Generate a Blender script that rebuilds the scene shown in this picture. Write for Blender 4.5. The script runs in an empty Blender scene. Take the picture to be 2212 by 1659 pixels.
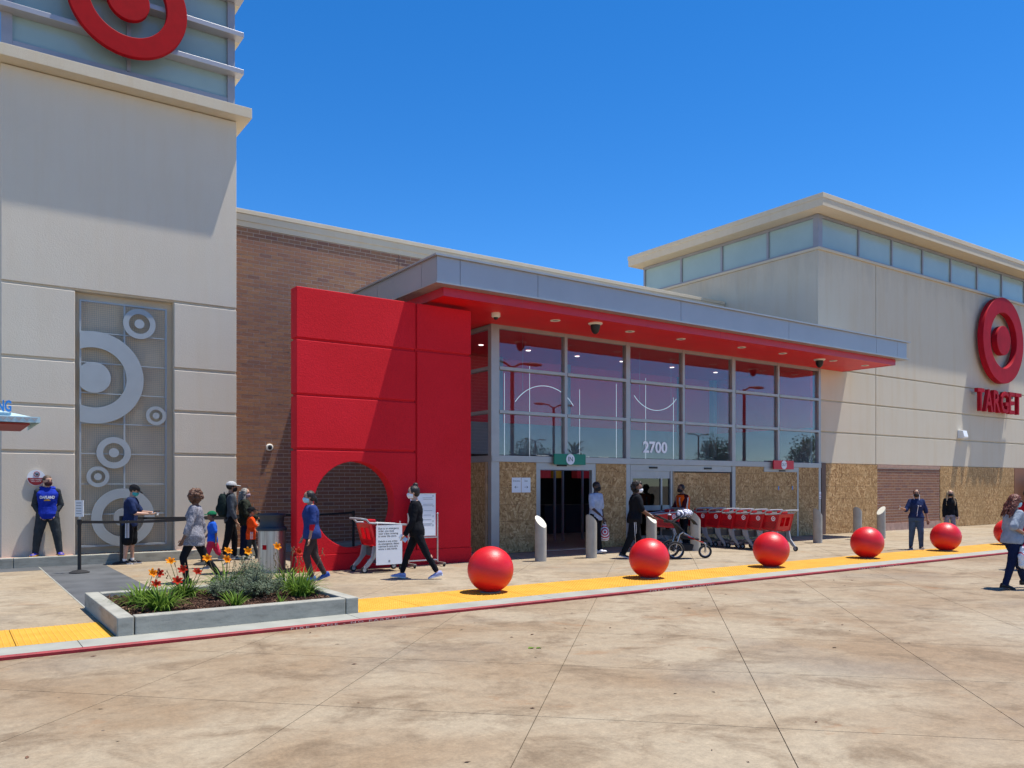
import bpy, bmesh, math, random
from mathutils import Vector, Matrix, noise
from mathutils.bvhtree import BVHTree
R = math.radians
random.seed(7)
scene = bpy.context.scene
col = scene.collection

# ---------------------------------------------------------------- camera, sky, sun, exposure
cam_data = bpy.data.cameras.new('camera')
cam = bpy.data.objects.new('camera', cam_data)
col.objects.link(cam)
cam.location = (0, 0, 1.70)
cam.rotation_euler = (R(90), 0, R(54.98 - 90))
cam_data.sensor_width = 36
cam_data.lens = 36 * 1748 / 2212
cam_data.shift_y = 216.5 / 2212
cam_data.clip_start = .1
cam_data.clip_end = 3000
scene.camera = cam

SUN = Vector((.29, -.12, 1)).normalized()
world = bpy.data.worlds.new('World')
scene.world = world
world.use_nodes = True
wn = world.node_tree.nodes
wl = world.node_tree.links
bg = wn['Background']
sky = wn.new('ShaderNodeTexSky')
sky.sky_type = 'NISHITA'
sky.sun_disc = False
sky.sun_elevation = math.asin(SUN.z)
sky.sun_rotation = math.atan2(SUN.x, SUN.y)
sky.air_density = 1.0
sky.altitude = 2500
sky.dust_density = .12
sky.ozone_density = 3.0
hs = wn.new('ShaderNodeHueSaturation')
hs.inputs['Saturation'].default_value = 1.34
hs.inputs['Hue'].default_value = .504
wl.new(sky.outputs[0], hs.inputs['Color'])
wl.new(hs.outputs[0], bg.inputs[0])
bg.inputs[1].default_value = .145
sl = bpy.data.lights.new('sun', 'SUN')
sl.energy = 5.0
sl.angle = R(.55)
sl.color = (1, .95, .87)
sun = bpy.data.objects.new('sun', sl)
col.objects.link(sun)
sun.location = (10, -10, 30)
sun.rotation_euler = SUN.to_track_quat('Z', 'Y').to_euler()
scene.view_settings.view_transform = 'Standard'
scene.view_settings.look = 'None'
scene.view_settings.gamma = 1
scene.view_settings.use_curve_mapping = False
scene.view_settings.exposure = .5

# ---------------------------------------------------------------- materials
def srgb(r, g, b):
    f = lambda c: ((c / 255 + .055) / 1.055) ** 2.4 if c > 10 else c / 255 / 12.92
    return (f(r), f(g), f(b), 1)

MATS = {}
class NT:
    def __init__(s, name):
        s.m = bpy.data.materials.new(name)
        s.m.use_nodes = True
        s.t = s.m.node_tree
        s.b = s.t.nodes['Principled BSDF']
        s.out = s.t.nodes['Material Output']
        MATS[name] = s.m
    def n(s, typ, **kw):
        x = s.t.nodes.new('ShaderNode' + typ)
        for k, v in kw.items():
            if k.startswith('i_'):
                x.inputs[k[2:].replace('_', ' ')].default_value = v
            else:
                setattr(x, k, v)
        return x
    def l(s, a, b):
        s.t.links.new(a, b)
    def coord(s, kind='Object', scale=(1, 1, 1), rot=(0, 0, 0)):
        if kind == 'World':
            g = s.n('NewGeometry').outputs['Position']
        else:
            g = s.n('TexCoord').outputs[kind]
        mp = s.n('Mapping')
        mp.inputs['Scale'].default_value = scale
        mp.inputs['Rotation'].default_value = rot
        s.l(g, mp.inputs[0])
        return mp.outputs[0]
    def noise(s, co, scale, detail=5, rough=.55, dist=0):
        x = s.n('TexNoise')
        x.inputs['Scale'].default_value = scale
        x.inputs['Detail'].default_value = detail
        x.inputs['Roughness'].default_value = rough
        x.inputs['Distortion'].default_value = dist
        s.l(co, x.inputs['Vector'])
        return x.outputs['Fac']
    def ramp(s, fac, stops, interp='LINEAR'):
        x = s.n('ValToRGB')
        e = x.color_ramp.elements
        x.color_ramp.interpolation = interp
        while len(e) < len(stops):
            e.new(.5)
        for i, (p, c) in enumerate(stops):
            e[i].position = p
            e[i].color = c if len(c) == 4 else (*c, 1)
        s.l(fac, x.inputs[0])
        return x.outputs[0]
    def mix(s, fac, a, b, mode='MIX'):
        x = s.n('MixRGB', blend_type=mode)
        for i, v in ((0, fac), (1, a), (2, b)):
            if hasattr(v, 'node'):
                s.l(v, x.inputs[i])
            else:
                x.inputs[i].default_value = v
        return x.outputs[0]
    def bump(s, h, strength=.3, dist=.01):
        x = s.n('Bump')
        x.inputs['Strength'].default_value = strength
        x.inputs['Distance'].default_value = dist
        s.l(h, x.inputs['Height'])
        s.l(x.outputs[0], s.b.inputs['Normal'])
    def col(s, c):
        if hasattr(c, 'node'):
            s.l(c, s.b.inputs['Base Color'])
        else:
            s.b.inputs['Base Color'].default_value = c
    def fin(s, rough=.6, metal=0, spec=.5):
        s.b.inputs['Roughness'].default_value = rough
        s.b.inputs['Metallic'].default_value = metal
        s.b.inputs['Specular IOR Level'].default_value = spec
        return s.m

def simple(name, c, rough=.6, metal=0, var=.12, scale=6, bump=0, bscale=60, spec=.4, coord='Object'):
    """plain coloured material with slight mottling and fine relief"""
    t = NT(name)
    co = t.coord(coord)
    f = t.noise(co, scale, 6)
    lo = [max(0, x * (1 - var)) for x in c[:3]]
    hi = [min(1, x * (1 + var)) for x in c[:3]]
    t.col(t.ramp(f, [(.3, lo), (.7, hi)]))
    if bump:
        t.bump(t.noise(co, bscale, 4), bump, .004)
    return t.fin(rough, metal, spec)

def stucco(name, c, grain=.5, stain=.12, warm=(.9, .8, .66), grime=None):
    t = NT(name)
    co = t.coord('World')
    a = t.noise(co, .7, 6)
    b = t.noise(t.coord('World', (2.2, 2.2, .22)), 1.6, 7, .65)     # vertical weather streaks
    c1 = t.mix(t.ramp(a, [(.3, (0, 0, 0)), (.75, (.55, .55, .55))]), c, (c[0] * .92, c[1] * .91, c[2] * .9, 1))
    c2 = t.mix(t.ramp(b, [(.48, (0, 0, 0)), (.8, (stain * 4,) * 3)]), c1, (c[0] * warm[0], c[1] * warm[1], c[2] * warm[2], 1))
    if grime:      # run-off dirt hanging in tongues below a ledge
        sx = t.n('SeparateXYZ'); t.l(co, sx.inputs[0])
        nz = t.noise(t.coord('World', (1.4, 1.4, .35)), 1.1, 8, .75)
        ma = t.n('Math', operation='MULTIPLY_ADD'); t.l(nz, ma.inputs[0]); ma.inputs[1].default_value = 3.4; t.l(sx.outputs[2], ma.inputs[2])
        mr = t.n('MapRange'); t.l(ma.outputs[0], mr.inputs[0]); mr.inputs[1].default_value = grime; mr.inputs[2].default_value = grime + 1.3
        gm = t.mix(t.noise(co, 7, 6, .7), (0, 0, 0, 1), mr.outputs[0], 'MULTIPLY')
        gf = t.n('Math', operation='MULTIPLY'); t.l(mr.outputs[0], gf.inputs[0]); gf.inputs[1].default_value = .38
        c2 = t.mix(gf.outputs[0], c2, (.27, .25, .22, 1))
    g = t.noise(co, 120, 3)
    t.col(t.mix(.12, c2, t.ramp(g, [(.35, (.2, .2, .2)), (.65, (1, 1, 1))]), 'OVERLAY'))
    h = t.noise(co, 42, 6, .7)
    t.bump(h, grain * .8, .009)
    return t.fin(.9, 0, .2)

def concrete_plaza(name, base, tan, grey, lighten=1):
    t = NT(name)
    co = t.coord('World')
    m2 = t.n('Mapping'); m2.inputs['Scale'].default_value = (.9, 1.05, 1); t.l(t.coord('World', (1, 1, 1), (0, 0, R(35))), m2.inputs[0]); st = m2.outputs[0]
    n1 = t.noise(st, .38, 8, .58, .4)
    n2 = t.noise(st, 1.5, 10, .70, .5)
    n3 = t.noise(co, .33, 6, .6)
    n4 = t.noise(co, 9, 6, .7)
    c = t.mix(t.ramp(n1, [(.42, (0, 0, 0)), (.62, (.9, .9, .9))]), base, tan)
    c = t.mix(t.ramp(n2, [(.49, (0, 0, 0)), (.64, (.78, .78, .78))]), c, (tan[0] * .68, tan[1] * .70, tan[2] * .74, 1))
    c = t.mix(t.ramp(n3, [(.52, (0, 0, 0)), (.72, (.6, .6, .6))]), c, grey)
    c = t.mix(.28, c, t.ramp(n4, [(.28, (.2, .2, .2)), (.72, (.82, .82, .82))]), 'OVERLAY')
    n5 = t.noise(co, 38, 5, .7)
    c = t.mix(.22, c, t.ramp(n5, [(.32, (.2, .2, .2)), (.68, (.82, .82, .82))]), 'OVERLAY')
    n6 = t.noise(co, .9, 7, .7, .8)
    c = t.mix(t.ramp(n6, [(.60, (0, 0, 0)), (.67, (.35, .35, .35)), (.8, (.5, .5, .5))]), c, (tan[0] * 1.15, tan[1] * .82, tan[2] * .55, 1))
    vor = t.n('TexVoronoi'); vor.inputs['Scale'].default_value = 1.5
    t.l(t.coord('World', (1, 1, 0)), vor.inputs['Vector'])
    c = t.mix(t.ramp(vor.outputs['Distance'], [(.016, (.8, .8, .8)), (.024, (0, 0, 0))]), c, (.07, .055, .045, 1))  # gum spots
    sp = t.noise(co, 150, 2)
    c = t.mix(.10, c, t.ramp(sp, [(.3, (.1, .1, .1)), (.7, (.9, .9, .9))]), 'OVERLAY')
    t.col(c)
    t.bump(t.noise(co, 90, 4), .15, .003)
    rr = t.ramp(n2, [(.3, (.55, .55, .55)), (.7, (.85, .85, .85))])
    t.l(rr, t.b.inputs['Roughness'])
    m = t.fin(.75, 0, .3)
    return m

concrete_plaza('plaza', (.31, .252, .172, 1), (.222, .150, .084, 1), (.172, .15, .122, 1))
concrete_plaza('walk', (.325, .27, .19, 1), (.275, .208, .13, 1), (.22, .195, .16, 1))
simple('kerb_concrete', (.295, .295, .255, 1), .85, 0, .14, 2.5, .3, 90, .2, 'World')
def planter_concrete():
    t = NT('planter_concrete')
    co = t.coord('World')
    a = t.noise(t.coord('World', (1, 1, 3)), 3, 8, .65)
    c = t.ramp(a, [(.3, (.22, .215, .18)), (.5, (.31, .305, .26)), (.7, (.37, .36, .305))])
    s = t.noise(t.coord('World', (2, 2, 14)), 1.6, 8, .75)
    c = t.mix(t.ramp(s, [(.56, (0, 0, 0)), (.68, (.55, .55, .55))]), c, (.15, .145, .13, 1))
    t.col(c)
    t.bump(t.noise(co, 40, 6), .3, .006)
    return t.fin(.85, 0, .25)
planter_concrete()
simple('joint', (.11, .09, .065, 1), .95, 0, .2, 3, 0, 60, .1, 'World')
simple('dark_paving', (.085, .09, .095, 1), .8, 0, .3, 1.2, .3, 120, .3, 'World')
simple('red_paint', (.25, .011, .018, 1), .6, 0, .2, 9, .2, 60, .4, 'World')
simple('white_paint', (.78, .78, .76, 1), .6, 0, .06, 9)
simple('faded_paint', (.55, .45, .42, 1), .7, 0, .3, 30)
def tactile():
    t = NT('tactile_yellow')
    co = t.coord('World')
    n = t.noise(co, 2.5, 7)
    c = t.ramp(n, [(.3, (.53, .27, .022)), (.7, (.62, .34, .038))])
    d = t.noise(t.coord('World', (1, 3, 1)), 5, 6, .7)
    c = t.mix(t.ramp(d, [(.6, (0, 0, 0)), (.8, (.35, .35, .35))]), c, (.3, .16, .05, 1))
    t.col(c)
    return t.fin(.6, 0, .3)
tactile()
stucco('cream_wall', (.65, .572, .458, 1), .55, .07)
stucco('cornice_paint', (.62, .535, .40, 1), .3, .12)
stucco('wing_wall', (.63, .557, .432, 1), .35, .14, grime=10.35)
stucco('recess_wall', (.70, .585, .435, 1), .4, .05)
def red_stucco():
    t = NT('red_stucco')
    co = t.coord('World')
    h = t.noise(co, 34, 6, .7)
    f = t.noise(co, .8, 5)
    c = t.ramp(f, [(.3, (.58, .006, .014)), (.7, (.65, .009, .021))])
    t.col(t.mix(.3, c, t.ramp(h, [(.3, (.3, .3, .3)), (.7, (.75, .75, .75))]), 'OVERLAY'))
    t.bump(h, .5, .012)
    return t.fin(.75, 0, .25)
red_stucco()
simple('red_soffit', (.70, .005, .008, 1), .45, 0, .05, 2, 0, 60, .35, 'World')
simple('red_metal', (.50, .008, .03, 1), .38, 0, .06, 3, 0, 60, .5, 'World')
simple('sign_red', (.36, .002, .006, 1), .6, 0, .08, 5, 0, 60, .12, 'World')
simple('wing_sign_red', (.36, .006, .018, 1), .6, 0, .16, 2, 0, 60, .12, 'World')
simple('fascia_metal', (.37, .365, .38, 1), .42, .35, .04, 1.2, 0, 60, .5, 'World')
simple('frame_metal', (.37, .365, .36, 1), .42, .45, .05, 4, 0, 60, .5, 'World')
simple('window_frame', (.30, .30, .33, 1), .5, .3, .06, 3, 0, 60, .5, 'World')
simple('screen_metal', (.36, .385, .39, 1), .5, .25, .05, 3, 0, 60, .5, 'World')
simple('wire', (.34, .32, .27, 1), .5, .4, .05, 3)
simple('mortar', (.56, .46, .39, 1), .95, 0, .15, 20, .3, 120, .1, 'World')
def brickmat():
    t = NT('brick')
    oi = t.n('ObjectInfo').outputs['Random']
    at = t.n('Attribute', attribute_name='tone'); f = t.n('Math', operation='ADD'); t.l(oi, f.inputs[0]); t.l(at.outputs['Fac'], f.inputs[1])
    fr = t.n('Math', operation='FRACT'); t.l(f.outputs[0], fr.inputs[0])
    c = t.ramp(fr.outputs[0], [(0, (.25, .122, .078)), (.2, (.28, .14, .087)), (.4, (.305, .158, .09)), (.6, (.255, .128, .083)), (.8, (.32, .168, .092)), (.93, (.24, .12, .082)), (1, (.21, .112, .085))])
    n = t.noise(t.coord('World'), 60, 5)
    t.col(t.mix(.35, c, t.ramp(n, [(.3, (.25, .25, .25)), (.7, (.75, .75, .75))]), 'OVERLAY'))
    t.bump(n, .4, .004)
    return t.fin(.85, 0, .2)
brickmat()
simple('block_sill', (.42, .27, .21, 1), .85, 0, .15, 6, .3, 60, .2, 'World')
def osb():
    t = NT('osb')
    co = t.coord('World', (1, 1, 1))
    def strands(ang, scale):
        m1 = t.n('Mapping'); m1.inputs['Scale'].default_value = (1, 1, .30)
        t.l(t.coord('World', (1, 1, 1), (0, R(ang), 0)), m1.inputs[0])
        v = t.n('TexVoronoi', feature='F1'); v.inputs['Scale'].default_value = scale; t.l(m1.outputs[0], v.inputs['Vector'])
        return v.outputs['Color']
    pick = t.n('TexVoronoi', feature='F1'); pick.inputs['Scale'].default_value = 13; t.l(co, pick.inputs['Vector'])
    ps = t.n('SeparateColor'); t.l(pick.outputs['Color'], ps.inputs[0])
    sa = t.mix(t.ramp(ps.outputs[0], [(.33, (0, 0, 0)), (.34, (1, 1, 1))]), strands(25, 26), strands(-30, 24))
    sa = t.mix(t.ramp(ps.outputs[0], [(.66, (0, 0, 0)), (.67, (1, 1, 1))]), sa, strands(80, 26))
    sep = t.n('SeparateColor'); t.l(sa, sep.inputs[0])
    c = t.ramp(sep.outputs[0], [(0, (.22, .105, .036)), (.3, (.40, .22, .083)), (.7, (.54, .325, .138)), (1, (.72, .485, .235))])
    big = t.noise(co, 1.1, 5)
    oi = t.n('ObjectInfo').outputs['Random']
    c = t.mix(t.ramp(big, [(.35, (0, 0, 0)), (.75, (.5, .5, .5))]), c, (.26, .155, .06, 1))
    c = t.mix(t.ramp(oi, [(0, (0, 0, 0)), (1, (.3, .3, .3))]), c, (.46, .29, .12, 1))
    # printed nailing lines
    br = t.n('TexBrick'); br.offset = .37; br.offset_frequency = 2
    br.inputs['Scale'].default_value = 1; br.inputs['Mortar Size'].default_value = .006; br.inputs['Brick Width'].default_value = .61; br.inputs['Row Height'].default_value = .405
    sx = t.n('SeparateXYZ'); t.l(co, sx.inputs[0]); cx = t.n('CombineXYZ'); t.l(sx.outputs[0], cx.inputs[0]); t.l(sx.outputs[2], cx.inputs[1]); t.l(cx.outputs[0], br.inputs['Vector'])
    fm = t.n('Math', operation='MULTIPLY'); t.l(br.outputs['Fac'], fm.inputs[0]); fm.inputs[1].default_value = .45
    c = t.mix(fm.outputs[0], c, (.07, .04, .02, 1))
    t.col(c)
    t.bump(sep.outputs[1], .25, .003)
    return t.fin(.75, 0, .3)
osb()
simple('lumber', (.42, .28, .16, 1), .8, 0, .2, 5, .2)
simple('brown_jamb', (.13, .075, .055, 1), .6, 0, .1, 5)
def glass(name, tint, refl, rough=0.0, boost=.0):
    t = NT(name)
    t.t.nodes.remove(t.b)
    tr = t.n('BsdfTransparent'); tr.inputs[0].default_value = tint
    gl = t.n('BsdfGlossy'); gl.inputs['Roughness'].default_value = rough; gl.inputs[0].default_value = (*refl, 1)
    fr = t.n('LayerWeight'); fr.inputs[0].default_value = .5
    pw = t.n('Math', operation='POWER'); t.l(fr.outputs['Facing'], pw.inputs[0]); pw.inputs[1].default_value = 4
    a = t.n('Math', operation='ADD'); t.l(pw.outputs[0], a.inputs[0]); a.inputs[1].default_value = boost; a.use_clamp = True
    mx = t.n('MixShader'); t.l(a.outputs[0], mx.inputs[0]); t.l(tr.outputs[0], mx.inputs[1]); t.l(gl.outputs[0], mx.inputs[2])
    t.l(mx.outputs[0], t.out.inputs[0])
    return t.m
glass('store_glass', (.88, .90, .92, 1), (.9, .95, 1), 0, .06)
glass('door_glass', (.25, .27, .28, 1), (.9, .95, 1), 0, .05)
def frosted(name, c):
    t = NT(name)
    n = t.noise(t.coord('World'), .8, 4)
    t.col(t.ramp(n, [(.3, [x * .92 for x in c]), (.7, [x * 1.06 for x in c])]))
    return t.fin(.16, 0, .55)
frosted('frosted_glass', (.34, .45, .44))
frosted('tower_glass', (.27, .37, .375))
def emit(name, c, s):
    t = NT(name)
    t.b.inputs['Base Color'].default_value = c
    t.b.inputs['Emission Color'].default_value = c
    t.b.inputs['Emission Strength'].default_value = s
    return t.fin(.5)
emit('lamp_lens', (1, .96, .88, 1), 2.2)
emit('fill_tube_glow', (1, .96, .88, 1), 4)
emit('led_white', (.9, .97, 1, 1), .55)
simple('interior_red', (.85, .05, .09, 1), .6, 0, .05, 2, 0, 60, .3, 'World')
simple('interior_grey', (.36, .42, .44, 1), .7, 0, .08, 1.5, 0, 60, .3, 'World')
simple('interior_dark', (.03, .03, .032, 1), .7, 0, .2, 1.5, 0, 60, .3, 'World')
simple('interior_floor', (.16, .15, .15, 1), .3, 0, .1, 2, 0, 60, .4, 'World')
simple('black_plastic', (.012, .012, .014, 1), .45, 0, .1, 8)
simple('black_matte', (.016, .016, .018, 1), .8, 0, .1, 8)
simple('off_white', (.72, .70, .64, 1), .5, 0, .05, 4)
simple('white_board', (.74, .77, .80, 1), .4, 0, .03, 4)
simple('ink', (.03, .032, .036, 1), .6, 0, .05, 4)
simple('faint_ink', (.32, .34, .36, 1), .6, 0, .05, 4)
simple('sign_green', (.005, .20, .125, 1), .4, 0, .05, 4)
simple('out_red', (.62, .025, .045, 1), .4, 0, .05, 4)
simple('number_white', (.9, .92, .95, 1), .5, 0, .03, 4)
simple('steel', (.50, .49, .47, 1), .32, .85, .12, 3)
def brushed():
    t = NT('brushed_steel')
    n = t.noise(t.coord('Object', (9, 9, .25)), 3, 6, .7)
    t.col(t.ramp(n, [(.3, (.28, .26, .24)), (.7, (.62, .60, .57))]))
    return t.fin(.36, .9, .5)
brushed()
simple('bin_lid', (.035, .045, .055, 1), .55, 0, .1, 6)
def ball():
    t = NT('ball_red')
    co = t.coord('Object')
    n = t.noise(co, 75, 3, .6)
    f = t.noise(co, 3, 6)
    c = t.ramp(f, [(.3, (.56, .006, .010)), (.7, (.64, .010, .013))])
    s = t.noise(co, 22, 3)
    t.col(t.mix(t.ramp(s, [(.72, (0, 0, 0)), (.76, (.6, .6, .6))]), c, (.30, .01, .01, 1)))
    t.bump(n, .45, .006)
    sc = t.noise(t.coord('Object', (1, 1, 2.5)), 9, 8, .8)
    rg = t.ramp(sc, [(.3, (.30, .30, .30)), (.7, (.52, .52, .52))]); t.l(rg, t.b.inputs['Roughness'])
    m_ = t.b.inputs['Base Color'].links[0].from_socket
    t.col(t.mix(t.ramp(sc, [(.66, (0, 0, 0)), (.74, (.22, .22, .22))]), m_, (.55, .22, .18, 1)))
    t.b.inputs['Specular IOR Level'].default_value = .5
    return t.m
ball()
simple('bollard_concrete', (.40, .37, .31, 1), .85, 0, .12, 4, .35, 70, .2)
simple('bollard_top', (.72, .70, .58, 1), .7, 0, .06, 5, .2, 70, .3)
def cart_red():
    t = NT('cart_red')
    n = t.noise(t.coord('Object'), 5, 5)
    t.col(t.ramp(n, [(.3, (.50, .006, .012)), (.7, (.58, .009, .018))]))
    return t.fin(.34, 0, .5)
cart_red()
def cart_lattice():
    t = NT('cart_lattice')
    t.col((.55, .008, .016, 1))
    uv = t.n('UVMap').outputs[0]
    mp = t.n('Mapping'); mp.inputs['Rotation'].default_value = (0, 0, R(45)); t.l(uv, mp.inputs[0])
    vo = t.n('TexVoronoi', feature='F1', distance='CHEBYCHEV'); vo.voronoi_dimensions = '2D'; vo.inputs['Scale'].default_value = 22; vo.inputs['Randomness'].default_value = 0
    t.l(mp.outputs[0], vo.inputs['Vector'])
    hole = t.ramp(vo.outputs['Distance'], [(.33, (1, 1, 1)), (.36, (0, 0, 0))])
    tr = t.n('BsdfTransparent'); mx = t.n('MixShader')
    t.l(hole, mx.inputs[0]); t.l(t.b.outputs[0], mx.inputs[1]); t.l(tr.outputs[0], mx.inputs[2]); t.l(mx.outputs[0], t.out.inputs[0])
    return t.fin(.36, 0, .5)
cart_lattice()
simple('cart_grey', (.33, .34, .35, 1), .45, .1, .08, 6)
simple('cart_dark', (.10, .105, .11, 1), .5, .1, .08, 6)
simple('rubber', (.02, .02, .021, 1), .8, 0, .1, 8)
def mulch():
    t = NT('mulch')
    oi = t.n('Attribute', attribute_name='tone').outputs['Fac']
    t.col(t.ramp(oi, [(0, (.035, .016, .011)), (.5, (.085, .042, .027)), (.85, (.15, .08, .05)), (1, (.27, .18, .11))]))
    return t.fin(.9, 0, .2)
mulch()
simple('soil', (.045, .024, .017, 1), .95, 0, .4, 25, .5, 60, .1, 'World')
def leafmat(name, a, b, trans=.35):
    t = NT(name)
    at = t.n('Attribute', attribute_name='tone').outputs['Fac']
    c = t.ramp(at, [(0, a), (1, b)])
    t.col(c)
    t.b.inputs['Roughness'].default_value = .6
    t.b.inputs['Specular IOR Level'].default_value = .15
    tl = t.n('BsdfTranslucent'); t.l(c, tl.inputs[0])
    mx = t.n('MixShader'); mx.inputs[0].default_value = trans
    t.l(t.b.outputs[0], mx.inputs[1]); t.l(tl.outputs[0], mx.inputs[2]); t.l(mx.outputs[0], t.out.inputs[0])
    return t.m
leafmat('lily_leaf', (.035, .09, .012), (.20, .32, .045))
leafmat('sage_leaf', (.06, .095, .05), (.19, .225, .15), .25)
leafmat('tree_leaf', (.025, .06, .012), (.075, .14, .03))
leafmat('palm_leaf', (.03, .07, .015), (.08, .14, .035))
leafmat('orange_petal', (.75, .20, .005), (.85, .36, .01))
leafmat('red_petal', (.33, .012, .006), (.48, .04, .012))
leafmat('dry_stalk', (.16, .11, .06), (.26, .19, .10), .1)
leafmat('bark', (.08, .055, .04), (.13, .095, .07), 0)
simple('awning_metal', (.42, .58, .62, 1), .5, .1, .1, 4)
simple('awning_blue', (.02, .22, .62, 1), .4, 0, .05, 4)
simple('awning_red', (.25, .03, .03, 1), .6, 0, .1, 4)
simple('roofing', (.45, .43, .40, 1), .9, 0, .1, 2)

def cloth(name, c, rough=.9, var=.18, fleck=None):
    t = NT(name)
    co = t.coord('Object')
    f = t.noise(co, 9, 5)
    lo = [x * (1 - var) for x in c]; hi = [min(1, x * (1 + var)) for x in c]
    cc = t.ramp(f, [(.3, lo), (.7, hi)])
    if fleck:
        cc = t.mix(t.ramp(t.noise(co, 55, 6, .8), [(.42, (0, 0, 0)), (.6, (.9, .9, .9))]), cc, (*fleck, 1))
    t.col(cc)
    t.bump(t.noise(t.coord('Object', (1, 1, .6)), 16, 5, .6), .55, .03)
    return t.fin(rough, 0, .08)
def skin(name, c):
    t = NT(name)
    f = t.noise(t.coord('Object'), 14, 4)
    t.col(t.ramp(f, [(.3, [x * .9 for x in c]), (.7, [min(1, x * 1.08) for x in c])]))
    return t.fin(.5, 0, .4)
skin('skin_light', (.50, .29, .205)); skin('skin_tan', (.36, .195, .125)); skin('skin_brown', (.17, .083, .05)); skin('skin_dark', (.075, .037, .025))
def hairm(name, c):
    t = NT(name)
    f = t.noise(t.coord('Object', (1, 1, .35)), 60, 5, .7)
    t.col(t.ramp(f, [(.3, [x * .55 for x in c]), (.7, [min(1, x * 1.5) for x in c])]))
    t.bump(f, .8, .01)
    return t.fin(.5, 0, .4)
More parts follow.
